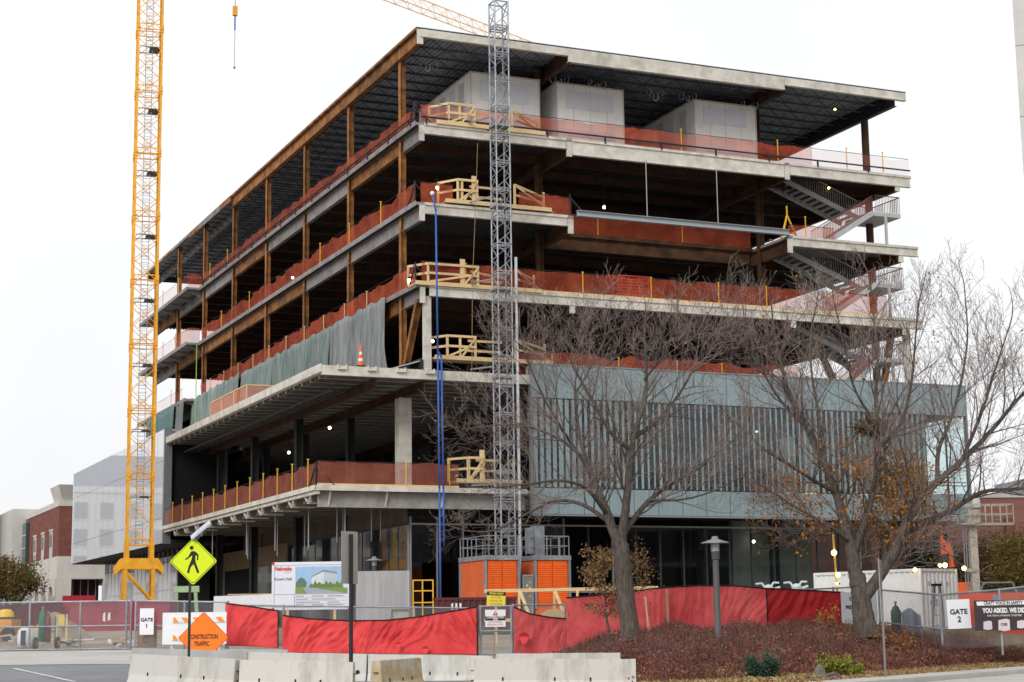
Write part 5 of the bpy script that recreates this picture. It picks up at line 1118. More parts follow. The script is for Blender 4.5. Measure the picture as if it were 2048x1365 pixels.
# wrapped bundles, precast wall, small lamp behind it
p = at(425, 1192, 72); q = at(545, 1192, 72)
t = thing('wrapped_bundle', 'white plastic wrapped stack left of the project board', 'bundle', (p.x, 72, gz(p.x, 72)), 0)
MB().hexa([(0, 0, 0), (q.x-p.x, 0, 0), (q.x-p.x, 1.6, 0), (0, 1.6, 0), (.05, .05, p.z-gz(p.x, 72)-.02), (q.x-p.x, .04, p.z-gz(p.x, 72)+.03), (q.x-p.x, 1.5, p.z-gz(p.x, 72)), (.05, 1.5, p.z-gz(p.x, 72))]).build('wrap', M('white_wrap', (.66, .67, .69), .35, .08, 2, .4, fine=5), t); MB().box(.6, .1, p.z-gz(p.x, 72)+.031, q.x-p.x, 1.4, p.z-gz(p.x, 72)+.06).build('top_board', WOOD, t)
a, b = at(712, 1143, 76), at(819, 1222, 76); g0 = gz(a.x, 76)
t = thing('concrete_wall_panel', 'free standing pale concrete wall panel with a notch at its lower corner', 'wall', (a.x, 76, g0), 0); w_, h = b.x-a.x, a.z-g0
PCW = M('board_marked_concrete', (.32, .31, .32), .85, .1, .9, .2, col2=(.42, .41, .42), stretch=(4, 4, .3)); MB().prism_y([(0, 0), (w_*.66, 0), (w_*.66, h*.45), (w_, h*.45), (w_, h), (0, h)], 0, .3).build('panel', PCW, t); MB().box(w_*.67, .15, 0, w_*.98, .3, h*.44).build('infill', CONC, t)
def lamp(label, px, Y, pyt, body):
    p = gp(px, Y); h = at(px, pyt, Y).z-p.z; t = thing('street_lamp', label, 'lamp post', p, 0, 'grey lamp posts with disc shades')
    MB().lathe([(.16, 0), (.16, .12), (.105, .2), (.095, h-.72), (.09, h-.66)], 14).build('pole', body, t, smooth=True)
    MB().lathe([(.085, h-.68), (.12, h-.66), (.125, h-.42), (.1, h-.4)], 14).build('collar', M('lamp_collar', (.07, .07, .085), .5), t)
    MB().lathe([(.11, h-.42), (.12, h-.14)], 14).build('lens', M('lamp_lens', (.42, .44, .45), .3), t)
    for k in range(8): a = k*math.pi/4; MB().bar((.125*math.cos(a), .125*math.sin(a), h-.42), (.125*math.cos(a), .125*math.sin(a), h-.14), .012).build('cage_bar', GALV, t)
    MB().lathe([(.43, h-.17), (.42, h-.14), (.16, h-.06), (.1, h-.03), (.1, h+.03), (.04, h+.05), (.005, h+.05)], 20).build('shade', M('lamp_shade_grey', (.20, .205, .22), .45), t, smooth=True)
lamp('grey lamp post with disc shade standing in the burgundy shrubs', 1435.5, 53.6, 1076, M('lamp_pole_grey', (.085, .085, .085), .5, .05))
lamp('small lamp with disc shade showing above the concrete wall panel', 748.5, 88, 1115, MATS['lamp_pole_grey'])
# yellow lift by the glass, green frame
a = at(826, 1160, 92); g0 = gz(a.x, 92); t = thing('yellow_scissor_lift', 'yellow scissor lift beside the dark glass corner', 'lift', (a.x, 92, g0), 0); h = a.z-g0
MB().box(0, 0, .2, 1.6, .8, .6).build('chassis', YEL, t)
for x in (.0, .5, 1.05): MB().bar((x, 0, .6), (x, 0, h), .07).build('upright', YEL, t)
for z in (h*.55, h*.78, h-.03): MB().bar((0, 0, z), (1.05, 0, z), .06).build('rail', YEL, t)
MB().box(0, .1, h*.45, 1.1, .7, h*.5).build('platform', STEEL, t)
for x in (.2, 1.3): MB().tube((x, -.05, .2), (x, .1, .2), .2, n=12).build('wheel', BLACK, t)
a = at(352, 1173, 86); g0 = gz(a.x, 86); t = thing('green_gantry_frame', 'pale green portal frame behind the pedestrian sign pole', 'frame', (a.x, 86, g0), 0); h = a.z-g0; PG = M('pale_green_paint', (.30, .42, .24), .6)
MB().bar((0, 0, 0), (.05, 0, h), .16).build('leg', PG, t); MB().bar((1.1, 0, 0), (.95, 0, h), .16).build('leg', PG, t); MB().box(-.1, -.1, h-.3, 1.15, .1, h).build('cross_beam', PG, t)
# timber guard rail and reel right of the gate
a = at(1010, 1182, 75); g0 = gz(a.x, 75); t = thing('timber_barricade', 'new timber barricade with diagonal braces before the hoist cars', 'barricade', (a.x-.4, 75, g0), 0); h = a.z-g0
MB().bar((-.5, 0, h), (7.0, .4, h+.05), .05, .14).build('rail', WOOD, t); MB().bar((-.5, 0, h*.45), (4.0, .2, h*.45), .05, .14).build('rail', WOOD, t)
for x in (0, 1.0, 2.5, 3.5, 5.0): MB().box(x-.05, -.03, 0, x+.05, .06, h).build('post', WOOD, t)
for x in (1.05, 2.55): MB().bar((x, -.1, h-.05), (x+.8, -.5, .1), .05, .14).build('brace', WOOD, t)
a = at(1108, 1215, 73); g0 = gz(a.x, 73); t = thing('cable_reel', 'wooden cable reel with black lettering behind the torn red cloth', 'reel', (a.x, 73, g0), 0); R = .78
for y in (0, .6): MB().tube((0, y, R), (0, y+.05, R), R, n=28).build('flange', PLY, t)
MB().tube((0, .05, R), (0, .6, R), .35, n=16).build('drum', PLY, t); text('lettering', '1', .5, BLACK, t, .3, R-.1, -.01)
# ---- container, ladder, lights, excavator, mast lift at right
b = at(1841, 1137, 74); rz = math.radians(38); zc = b.z-2.6
t = thing('white_container', 'white corrugated shipping container behind the right fence', 'container', (b.x, b.y, zc), rz)
WCN = M('container_white', (.78, .785, .78), .5, .07, 1.0, .05)
def corr(n, ln, z0, z1, dep=.05):
    m = MB(); pts = []
    for k in range(n):
        x = ln*k/n; p_ = ln/n; pts += [(x, 0), (x+p_*.35, 0), (x+p_*.5, dep), (x+p_*.85, dep)]
    pts.append((ln, 0))
    for (x0, y0), (x1, y1) in zip(pts, pts[1:]): m.quad((x0, y0, z0), (x1, y1, z0), (x1, y1, z1), (x0, y0, z1))
    return m
corr(9, 2.3, .14, 2.48).build('end_wall', WCN, t, loc=(.07, .03, 0)); o = corr(20, 5.92, .14, 2.48).build('side_wall', WCN, t, loc=(.03, 5.99, 0), rz=-math.pi/2)
corr(9, 2.3, .14, 2.48).build('end_wall', WCN, t, loc=(2.37, 6.03, 0), rz=math.pi); corr(20, 5.92, .14, 2.48).build('side_wall', WCN, t, loc=(2.41, .07, 0), rz=math.pi/2)
MB().box(.05, .05, 2.52, 2.39, 6.01, 2.56).build('roof', WCN, t)
for z in (0, 2.48):
    MB().box(.1, 0, z, 2.34, .1, z+.12).build('rail', WCN, t); MB().box(0, .1, z, .1, 5.96, z+.12).build('rail', WCN, t)
for x in (0, 2.34):
    for y in (0, 5.96): MB().box(x, y, 0, x+.1, y+.1, 2.6).build('corner_post', WCN, t)
MKB = M('faded_blue_stencil', (.35, .40, .52), .6)
for x, z in ((.5, 1.9), (.9, 1.9), (1.3, 1.9), (1.7, 1.9), (.55, 1.1), (.95, 1.15)): MB().box(x, .012, z, x+.09, .027, z+.16).build('stencil_mark', MKB, t)
# A-frame ladder
p = at(1895, 1255, 66); t = thing('step_ladder', 'grey step ladder leaning at the container end', 'ladder', (p.x-.35, 66, gz(p.x, 66)), 0); ht = at(1888, 1172, 66).z-gz(p.x, 66)
for x0, x1 in ((-.28, -.1), (.28, .1)): MB().bar((x0-.05, -.25, 0), (x1, 0, ht), .06).build('rail', MULL, t); MB().bar((x0+.1, .35, 0), (x1+.05, 0, ht), .05).build('rail', STEEL, t)
for k in range(6): f = (k+.5)/6.5; MB().box(-.28+.17*f, -.25+.25*f-.04, ht*f, .28-.17*f, -.25+.25*f+.04, ht*f+.03).build('step', MULL, t)
MB().box(-.16, -.08, ht, .2, .12, ht+.08).build('cap', BLACK, t)
# bulbs
def bulb(label, px, py, Y, r=.085):
    p = at(px, py, Y); t = thing('string_light', label, 'lamp', p, 0, 'warm bulbs round the container'); MB().sphere((0, 0, 0), r, 10, 6).build('bulb', LAMPY, t, smooth=True); MB().lathe([(.03, r*.8), (.045, r+.06), (.01, r+.07)], 8).build('socket', BLACK, t)
bulb('warm bulb on the near top corner of the container', 1830, 1140, 73.8); bulb('left of two warm bulbs behind the container roof', 1880, 1131, 77); bulb('right of two warm bulbs behind the container roof', 1890, 1131, 77, .11); bulb('warm bulb at the right top corner of the container', 1928, 1137, 75.6, .1)
p = gp(1680, 69); t = thing('bulb_pole', 'yellow pole with round warm bulbs left of the container', 'lamp post', p, 0); hh = at(1674, 1065, 69).z-p.z
MB().bar((0, 0, 0), (-.12, 0, hh), .07).build('pole', M('pale_yellow_timber', (.62, .38, .1), .7), t)
for px, py, r in ((1668, 1106, .11), (1676, 1150, .09), (1674, 1168, .05)): q = at(px, py, 68.9)-p; MB().sphere(q, r, 10, 6).build('bulb', LAMPY, t, smooth=True); MB().cbox(q+Vector((.08, .05, 0)), (.1, .06, .06)).build('socket', BLACK, t)
# grey flat stock leaning behind the shrubs
p = gp(1822, 67); t = thing('blue_grey_cover', 'blue grey plastic cover slumped before the container', 'cover', p, 0); MB().grid(lambda a, b: (-.35+.75*a, .1*math.sin(a*9)-.25*(1-b), (1.35-.5*abs(a-.4))*b+.02), 14, 8).build('sheet', M('blue_grey_plastic', (.24, .28, .33), .5, .1, 2), t, smooth=True)
p = gp(1793, 67); t = thing('green_gas_bottle', 'green gas bottle standing behind the shrubs by the container', 'gas cylinder', p, 0); MB().lathe([(.01, 0), (.2, 0), (.2, 1.15), (.1, 1.35), (.03, 1.4), (.03, 1.5), (.005, 1.5)], 14).build('bottle', M('dark_green_bottle', (.02, .09, .07), .5), t, smooth=True); MB().cbox((0, 0, 1.5), (.1, .1, .08)).build('valve', GALV, t)
# mast platform lift
p = gp(1955, 92); t = thing('mast_platform', 'pale mast climber with railed platform before the brick building', 'lift', p, math.radians(3)); MT = M('pale_tan_steel', (.42, .39, .33), .7, .12, 1); hh = at(1960, 1020, 92).z-p.z
MB().box(-.2, -.2, 0, .2, .2, hh-.9).build('mast', MT, t)
for x in (-.55, -.42): MB().bar((x, -.2, 0), (x, -.2, hh-.8), .06).build('guide_rail', MULL, t)
MB().box(-.62, -.3, hh*.42, .0, -.26, hh*.42+.18).build('bracket', MT, t); MB().box(-1.0, -.5, hh-.85, 2.1, .6, hh-.72).build('platform', MT, t)
for z in (.5, 1.0): MB().bar((-.9, -.5, hh-.75+z), (2.1, -.5, hh-.75+z), .05).bar((2.1, -.5, hh-.75+z), (2.1, .6, hh-.75+z), .05).bar((-.9, .6, hh-.75+z), (2.1, .6, hh-.75+z), .05).build('rail', MT, t)
for x in (-.9, .6, .95, 1.4, 1.75, 2.1): MB().bar((x, -.5, hh-.75), (x, -.5, hh+.27), .05).build('upright', MT, t)
MB().box(-.25, -.3, hh-.75, .4, .25, hh+.0).build('drive_unit', MT, t); MB().lathe([(.26, hh+.1), (.22, hh+.5), (.12, hh+.9), (.02, hh+.95)], 10, (.3, 0, 0)).build('wrapped_motor', M('pale_wrap', (.55, .53, .48), .7), t, smooth=True)
# orange excavator arm behind the container
p = gp(1884, 100); t = thing('orange_excavator', 'orange excavator with raised arm behind the white container', 'excavator', p, 0); EO = M('excavator_orange', (.72, .12, .03), .5, .1); k = 100/3464.
def E(px, py): q = at(px, py, 100)-p; return Vector((q.x, 0, q.z))
MB().box(-1.2, -1.2, .3, 1.2, 1.2, .9).build('tracks', BLACK, t); MB().box(-1.3, -1.0, .9, 1.5, 1.4, 2.0).build('house', EO, t)
MB().bar(E(1903, 1135), E(1894, 1085), .3, .22).build('boom', EO, t); MB().bar(E(1894, 1078), E(1887, 1072), .3, .3).build('knuckle', BLACK, t); MB().bar(E(1886, 1072), E(1887, 1112), .3, .24).build('arm', EO, t)
MB().prism_y([(E(x, y).x, E(x, y).z) for x, y in ((1872, 1112), (1894, 1108), (1893, 1127), (1876, 1132))], -.5, .5).build('bucket', STEEL, t); MB().bar(E(1898, 1085), E(1906, 1110), .1).build('hydraulic_ram', MULL, t)
for i, (px, Y, w_) in enumerate(((1952, 78, 2.2), (2005, 77, 2.2), (2050, 76, 2))):
    p = gp(px, Y); t = thing('orange_water_barrier', ['orange plastic barrier right of the container', 'orange plastic barrier behind the dark banner', 'orange plastic barrier at the right picture edge'][i], 'barrier', p, 0, 'orange plastic barriers'); zt = at(px, 1186, Y).z-p.z
    MB().prism([(-w_/2, 0), (w_/2, 0), (w_/2, .5), (-w_/2, .5)], 0, .25).hexa([(-w_/2, .08, .25), (w_/2, .08, .25), (w_/2, .42, .25), (-w_/2, .42, .25), (-w_/2+.05, .15, zt), (w_/2-.05, .15, zt), (w_/2-.05, .35, zt), (-w_/2+.05, .35, zt)]).build('body', M('orange_plastic', (.80, .10, .03), .45, .08), t)
    for z in (.5, .8): MB().box(-w_/2+.2, .05, z, w_/2-.2, .079, z+.09).build('rib', MATS['orange_plastic'], t)
    if i == 1: MB().box(-.35, -.01, zt-.45, .15, .04, zt-.1).build('sticker', M('sticker_blue_white', (.35, .42, .68), .5, .5, 20), t)
p = gp(2022, 84); t = thing('dark_site_vehicle', 'dark machine with grey frame behind the orange barriers', 'machine', p, 0); zt = at(2022, 1165, 84).z-p.z
MB().box(-1.4, 0, .5, 1.0, 2, zt-.5).build('body', STEEL, t); MB().bar((-1.4, 0, zt-.5), (-1.2, 0, zt), .07).bar((-1.2, 0, zt), (.2, 0, zt), .07).bar((.2, 0, zt), (.4, 0, zt-.6), .07).build('frame', GALV, t)
for x in (-1.0, .7): MB().tube((x, -.1, .45), (x, .25, .45), .45, n=14).build('wheel', BLACK, t)
# two white masked workers' machines: pale wrapped fittings on the ledge behind the fence
for i, (px, py) in enumerate(((1537, 1170), (1593, 1168))):
    p = at(px, py+5, 84); t = thing('wrapped_fitting', ['pale wrapped pipe fitting behind the red cloth, left one', 'pale wrapped pipe fitting behind the red cloth, right one'][i], 'fitting', (p.x, 84, gz(p.x, 84)), 0, 'wrapped fittings'); zb = p.z-gz(p.x, 84); PT = M('pale_teal_wrap', (.52, .60, .60), .5, .1, 2)
    MB().box(-.4, -.3, 0, .4, .3, zb-.35).build('plinth', CONC, t); MB().lathe([(.3, -.3), (.22, -.05), (.26, .08), (.1, .22), (.01, .24)], 9, (0, 0, zb-.1)).build('body', PT, t); MB().path([(-.1, 0, zb-.1), (-.3, .1, zb+.2), (-.6, .1, zb+.16)], .055, 6).build('arm', PT, t); MB().path([(.1, 0, zb), (.25, 0, zb+.22), (.5, -.1, zb+.2)], .055, 6).path([(.1, 0, zb-.15), (.55, -.1, zb+.0)], .07, 6).build('arm', PT, t)
# ============================================================ TREES AND PLANTS
BARK = M('grey_brown_bark', (.060, .050, .043), .95, .25, 5.0, 1.0, col2=(.16, .132, .11), fine=30, stretch=(3, 3, .6))
TWIG = M('pale_twig_bark', (.14, .11, .10), .9, .15, 2, col2=(.28, .225, .205)); TWIGD = M('brown_branch_bark', (.06, .046, .04), .9, .2, 2, col2=(.13, .10, .088))
class Br:
    def __init__(s): s.v = []; s.f = []
    def limb(s, P, R, n):
        """tapered tube through points"""
        base = len(s.v); N = len(P); fr = None
        for i in range(N):
            d = (P[min(i+1, N-1)]-P[max(i-1, 0)]).normalized(); u = Vector((0, 1, 0)) if abs(d.y) < .9 else Vector((1, 0, 0)); a = d.cross(u).normalized(); b = d.cross(a)
            for k in range(n): t = 2*math.pi*k/n; c = P[i]+a*(math.cos(t)*R[i])+b*(math.sin(t)*R[i]); s.v.append((c.x, c.y, c.z))
        for i in range(N-1):
            for k in range(n): A = base+i*n+k; Bq = base+i*n+(k+1) % n; s.f.append((A, Bq, Bq+n, A+n))
    def build(s, name, mat, parent, smooth=True):
        me = bpy.data.meshes.new(name); me.from_pydata(s.v, [], s.f); me.materials.append(mat)
        if smooth: me.polygons.foreach_set('use_smooth', [True]*len(me.polygons))
        return inst(name, me, parent)
def catmull(P, m=5):
    out = []; Q = [P[0]*2-P[1]]+P+[P[-1]*2-P[-2]]
    for i in range(1, len(Q)-2):
        a, b, c, d = Q[i-1:i+3]
        for k in range(m):
            t = k/m; out.append(.5*((2*b)+(c-a)*t+(2*a-5*b+4*c-d)*t*t+(3*b-a-3*c+d)*t**3))
    return out+[P[-1]]
def leafmesh(name, mat, parent, C, size, seed=1, flat=.0):
    """many small bent leaves at points C (n,3)"""
    r = np.random.default_rng(seed); n = len(C); C = np.asarray(C)
    a = r.normal(size=(n, 3)); a /= np.linalg.norm(a, axis=1)[:, None]; b = r.normal(size=(n, 3)); b -= a*(a*b).sum(1)[:, None]; b /= np.linalg.norm(b, axis=1)[:, None]
    s = (size*r.uniform(.6, 1.4, n))[:, None]; nn = np.cross(a, b)
    V = np.empty((n, 4, 3)); V[:, 0] = C-a*s; V[:, 1] = C+b*s*.5+nn*s*.25; V[:, 2] = C+a*s; V[:, 3] = C-b*s*.5+nn*s*.25
    me = bpy.data.meshes.new(name); me.vertices.add(n*4); me.vertices.foreach_set('co', V.reshape(-1)); me.loops.add(n*4); me.loops.foreach_set('vertex_index', np.arange(n*4)); me.polygons.add(n)
    me.polygons.foreach_set('loop_start', np.arange(n)*4); me.polygons.foreach_set('loop_total', np.full(n, 4)); me.update(); me.validate(); me.materials.append(mat)
    return inst(name, me, parent)
def leafmat(name, c1, c2, scale=1.2, tr=.25):
    m = M(name, c1, .8, .2, scale, col2=c2, thr=(.3, .7)); n = m.node_tree.nodes; l = m.node_tree.links.new
    g = n.new('ShaderNodeNewGeometry'); hv = [q for q in n if q.bl_idname == 'ShaderNodeHueSaturation'][0]; mr = [q for q in n if q.bl_idname == 'ShaderNodeMapRange'][0]
    mr.inputs['To Min'].default_value = .55; mr.inputs['To Max'].default_value = 1.5; l(g.outputs['Random Per Island'], mr.inputs['Value'])
    t = n.new('ShaderNodeBsdfTranslucent'); l(hv.outputs[0], t.inputs[0]); x = n.new('ShaderNodeMixShader'); x.inputs[0].default_value = tr; l(n['Principled BSDF'].outputs[0], x.inputs[1]); l(t.outputs[0], x.inputs[2]); l(x.outputs[0], n['Material Output'].inputs[0])
    return m
def bare_tree(name, label, Y, guides, seed, leaf_fn, leafm, lsz, density=1.0, up=.55, reach=1.0, maxz=None):
    r = random.Random(seed); base = at(guides[0][0][0][0], guides[0][0][0][1], Y); base.z = gz(base.x, Y)-.05
    t = thing(name, label, 'tree', base, 0); tr, br, tw = Br(), Br(), Br(); ends = []
    def rv(): return Vector((r.gauss(0, 1), r.gauss(0, 1), r.gauss(0, 1))).normalized()
    def grow(p, d, L, rad, lvl):
        n = 4 if lvl < 3 else 3; P = [p]; R = [rad]; q = p.copy(); dd = d.copy()
        for i in range(n):
            dd = (dd+rv()*.22+Vector((0, 0, .10 if lvl > 1 else .05))).normalized(); q = q+dd*(L/n); P.append(q); R.append(max(.0052, rad*(1-(i+1)/n*.75)))
        (br if lvl == 1 else tw).limb(P, R, 5 if lvl == 1 else 3)
        if lvl >= 3: ends.append(P[-1]+base); return
        m = {1: int(8*density*max(.6, L/2.2)), 2: int(5*density*max(.5, L))}[lvl]
        for k in range(max(2, m)):
            f = .18+.82*(k+r.random())/max(2, m); i = min(n-1, int(f*n)); pt = P[i].lerp(P[i+1], f*n-i); ax = (P[i+1]-P[i]).normalized(); s = ax.cross(rv()).normalized()
            nd = (ax*.75+s*.75+Vector((0, 0, up*.4))).normalized(); grow(pt, nd, L*(.38+.25*r.random())*(1.15-f*.4), max(.005, R[i]*.5), lvl+1)
        ends.append(P[-1]+base)
    for gd in guides:
        pts, r0, r1 = gd[0], gd[1], gd[2]; spawn = gd[3] if len(gd) > 3 else 1.0
        P = catmull([at(px, py, Y+dy)-base for px, py, dy in pts]); N = len(P); R = [(.92 if r0 > .3 else .84)*(r0+(r1-r0)*(i/(N-1))**.8) for i in range(N)]
        P = [p+rv()*min(R[i]*.12, .018) for i, p in enumerate(P)]
        tr.limb(P, R, 12 if r0 > .2 else 8)
        if not spawn: continue
        ln = sum((P[i+1]-P[i]).length for i in range(N-1)); m = int(ln*2.6*density*spawn)
        for k in range(m):
            f = .12+.88*(k+r.random())/m; i = min(N-2, int(f*(N-1))); pt = P[i].lerp(P[i+1], f*(N-1)-i); ax = (P[i+1]-P[i]).normalized(); s = ax.cross(rv()).normalized()
            nd = (ax*.7+s*.8+Vector((0, 0, up))).normalized(); grow(pt, nd, (1.0+1.3*r.random())*reach*(1.1-.35*f), max(.010, min(.035, R[i]*.4)), 1)
        grow(P[-1], (P[-1]-P[-2]).normalized(), 1.1*reach, r1, 1)
    tr.build('trunk', BARK, t); br.build('branches', TWIGD, t); tw.build('twigs', TWIG, t)
    E_ = [e for e in ends]; C = []
    for e in E_:
        k = leaf_fn(e, r)
        for j in range(k): C.append((e.x-base.x+r.gauss(0, .09), e.y-base.y+r.gauss(0, .09), e.z-base.z-.05+r.gauss(0, .09)))
    if C: leafmesh('leaves', leafm, t, C, lsz, seed)
    return t, len(tw.f), len(C)
def topx(e):                            # photo pixel of a world point
    c = RM.T @ (np.array(e)-np.array([0, 0, EYE])); return CX+F_PX*c[0]/-c[2], CY-F_PX*c[1]/-c[2]
LB = leafmat('dry_tan_leaves', (.20, .105, .035), (.36, .20, .07)); LO = leafmat('orange_brown_leaves', (.26, .095, .018), (.46, .20, .035))
def lf1(e, r):
    x, y = topx(e); return (2 if r.random() < .02 else 0) if not (1240 < x < 1330 and 860 < y < 1010) else (3 if r.random() < .2 else 0)
T1 = [([(1262, 1284, 0), (1252, 1190, .1), (1243, 1110, 0), (1238, 1075, 0)], .345, .27, 0),
      ([(1236, 1085, 0), (1215, 1030, .2), (1195, 980, .6), (1172, 920, 1.0), (1155, 850, 1.4), (1150, 780, 1.6)], .22, .05),
      ([(1242, 1080, 0), (1252, 1010, -.3), (1258, 940, -.5), (1268, 870, -.6), (1290, 800, -.4), (1292, 730, 0), (1288, 665, .2)], .20, .035),
      ([(1246, 1070, 0), (1290, 1010, .5), (1340, 970, 1.0), (1400, 935, 1.4), (1455, 890, 1.6)], .13, .03),
      ([(1262, 900, -.5), (1225, 870, -1.0), (1190, 810, -1.5), (1150, 740, -1.8), (1120, 670, -2.0)], .10, .03),
      ([(1262, 880, -.5), (1310, 845, .2), (1350, 800, .8), (1385, 740, 1.2), (1400, 670, 1.4)], .10, .03),
      ([(1215, 1030, .2), (1175, 980, -1.0), (1125, 962, -2.0), (1060, 968, -3.0), (990, 975, -3.4)], .10, .022, .8),
      ([(1225, 1050, .2), (1170, 1012, .8), (1110, 1002, 1.4), (1050, 1030, 2.0), (985, 1062, 2.4), (930, 1062, 2.6)], .10, .022, .8),
      ([(1172, 920, 1.0), (1120, 880, 1.5), (1060, 855, 2.0), (1000, 850, 2.4), (940, 858, 2.6)], .08, .02),
      ([(1172, 930, 1.0), (1125, 860, -.5), (1085, 790, -1.0), (1055, 720, -1.4), (1040, 660, -1.6)], .08, .022),
      ([(1300, 1000, .5), (1360, 1000, -.4), (1420, 985, -1.2), (1470, 960, -1.8)], .06, .02, .8),
      ([(1288, 760, -.3), (1330, 705, -1.2), (1350, 650, -1.8)], .05, .02), ([(1150, 790, 1.6), (1190, 720, 2.2), (1220, 655, 2.6)], .05, .02), ([(1385, 745, 1.2), (1440, 705, 1.9), (1470, 650, 2.2)], .045, .02)]
print('tree1', bare_tree('bare_tree', 'bare grey tree in front of the glass box, left of the lamp post', 57.5, T1, 5, lf1, LB, .055, 1.22, up=.34, reach=1.18)[1:])
def lf2(e, r):
    x, y = topx(e); d = math.hypot((x-1700)/210, (y-1010)/130)
    if d < 1: return 4 if r.random() < .62*(1.2-d) else 0
    return 2 if r.random() < .02 else 0
T2 = [([(1738, 1278, 0), (1730, 1250, 0), (1724, 1215, 0), (1720, 1185, 0), (1714, 1150, .05)], .50, .30, 0),
      ([(1716, 1172, 0), (1709, 1140, .1), (1702, 1100, .2), (1690, 1050, .5), (1672, 985, .9), (1648, 925, 1.2), (1615, 860, 1.5), (1580, 790, 1.6), (1560, 720, 1.6), (1545, 640, 1.5)], .31, .035),
      ([(1722, 1205, 0), (1750, 1165, -.1), (1785, 1110, -.3), (1805, 1060, -.4), (1835, 1010, -.4), (1875, 965, -.2), (1925, 920, 0), (1975, 870, .3), (2035, 800, .6), (2090, 740, .8)], .28, .05),
      ([(1706, 1110, .2), (1735, 1030, -.4), (1752, 950, -.6), (1755, 870, -.6), (1752, 790, -.4), (1755, 720, -.2), (1748, 640, 0), (1740, 560, .2)], .17, .03),
      ([(1800, 1070, -.4), (1850, 1045, .6), (1905, 1020, 1.2), (1965, 985, 1.8), (2040, 978, 2.2), (2110, 965, 2.5)], .16, .05),
      ([(1875, 965, -.2), (1878, 900, .5), (1905, 830, 1.0), (1925, 750, 1.3), (1935, 670, 1.5), (1930, 590, 1.6)], .11, .025),
      ([(1925, 920, 0), (1965, 820, -.8), (1990, 740, -1.2), (2020, 650, -1.5)], .09, .025),
      ([(1752, 900, -.6), (1800, 850, -1.2), (1822, 770, -1.6), (1830, 690, -1.8), (1836, 610, -1.9)], .10, .025),
      ([(1672, 985, .9), (1625, 960, .2), (1580, 930, -.6), (1530, 900, -1.2), (1490, 860, -1.6)], .10, .025),
      ([(1700, 1085, .2), (1655, 1050, -.8), (1600, 1020, -1.6), (1545, 985, -2.2), (1500, 960, -2.6)], .09, .022),
      ([(1648, 925, 1.2), (1640, 840, 1.8), (1625, 760, 2.1), (1620, 680, 2.3), (1635, 600, 2.3)], .09, .025),
      ([(1615, 860, 1.5), (1560, 800, .8), (1520, 730, .3), (1490, 650, 0)], .07, .022),
      ([(1690, 1060, .5), (1640, 1070, 1.4), (1590, 1062, 2.2), (1545, 1060, 2.8)], .05, .02, .8),
      ([(1752, 850, -.6), (1710, 780, -1.4), (1690, 700, -1.8), (1672, 620, -2)], .07, .022), ([(1835, 1010, -.4), (1815, 940, -1.2), (1800, 880, -1.8)], .06, .02)]
print('tree2', bare_tree('bare_tree', 'large bare tree with orange leaves in its lower crown at the right', 60, T2, 9, lf2, LO, .062, 1.16, up=.36, reach=1.25)[1:])
# ---- leafy crowns for the far trees
def crown_tree(name, label, base, h, cw, ch, leafm, n, lsz, trunk_r=.15, seed=1, clumps=26, cz=None, stems=5):
    r = np.random.default_rng(seed); t = thing(name, label, 'tree', base, 0); cz = cz if cz else h-ch/2; b = Br(); rr = random.Random(seed)
    cc = r.normal(size=(clumps, 3)); cc /= np.linalg.norm(cc, axis=1)[:, None]; cc *= (r.uniform(.15, 1, clumps)**.5)[:, None]; C0 = cc*np.array([cw/2, cw/2, ch/2])*.82+np.array([0, 0, cz])
    for k in range(stems):
        tgt = Vector(C0[k]); P = [Vector((rr.uniform(-.1, .1), 0, -.1)), Vector((tgt.x*.3, tgt.y*.3, tgt.z*.5)), tgt]; b.limb(catmull(P, 3), [trunk_r*(1-.12*i) for i in range(7)], 6)
    for k in range(clumps): b.limb([Vector((C0[k][0]*.3, C0[k][1]*.3, max(.3, C0[k][2]*.6))), Vector(C0[k])], [trunk_r*.3, .02], 4)
    b.build('trunk', BARK, t); idx = r.integers(0, clumps, n); off = r.normal(size=(n, 3))*np.array([cw, cw, ch])*.085
    leafmesh('crown', leafm, t, C0[idx]+off, lsz, seed); return t
OL = leafmat('olive_autumn_leaves', (.085, .075, .02), (.22, .15, .04)); PN = leafmat('pine_needles', (.03, .055, .035), (.075, .11, .065)); BR_ = leafmat('brown_autumn_leaves', (.11, .065, .03), (.24, .15, .07))
p = at(22, 1205, 100); p.z = 1.8; crown_tree('autumn_tree', 'olive brown autumn tree at the far left before the arches', p, 4.2, 4.0, 3.0, OL, 9000, .075, .07, 3, 30, 2.9)
for i, (px, pyt, Y, cw, mt, n, lb) in enumerate(((1868, 1050, 118, 4.5, PN, 9000, 'dark pine between glass corner and orange arm'), (2000, 1045, 112, 6.0, BR_, 14000, 'brown autumn tree behind the mast climber'), (1975, 1075, 120, 4.0, PN, 7000, 'dark pine right of the pale mast'), (2055, 1050, 106, 5.0, OL, 9000, 'olive tree at the right edge behind the orange barriers'), (1905, 1105, 121, 3.2, PN, 5000, 'low pine behind the container end'))):
    p = gp(px, Y); h = at(px, pyt, Y).z-p.z; crown_tree('autumn_tree' if mt is not PN else 'pine_tree', lb, p, h, cw, h*.85, mt, n, .09, .12, 20+i, 40, h*.55)
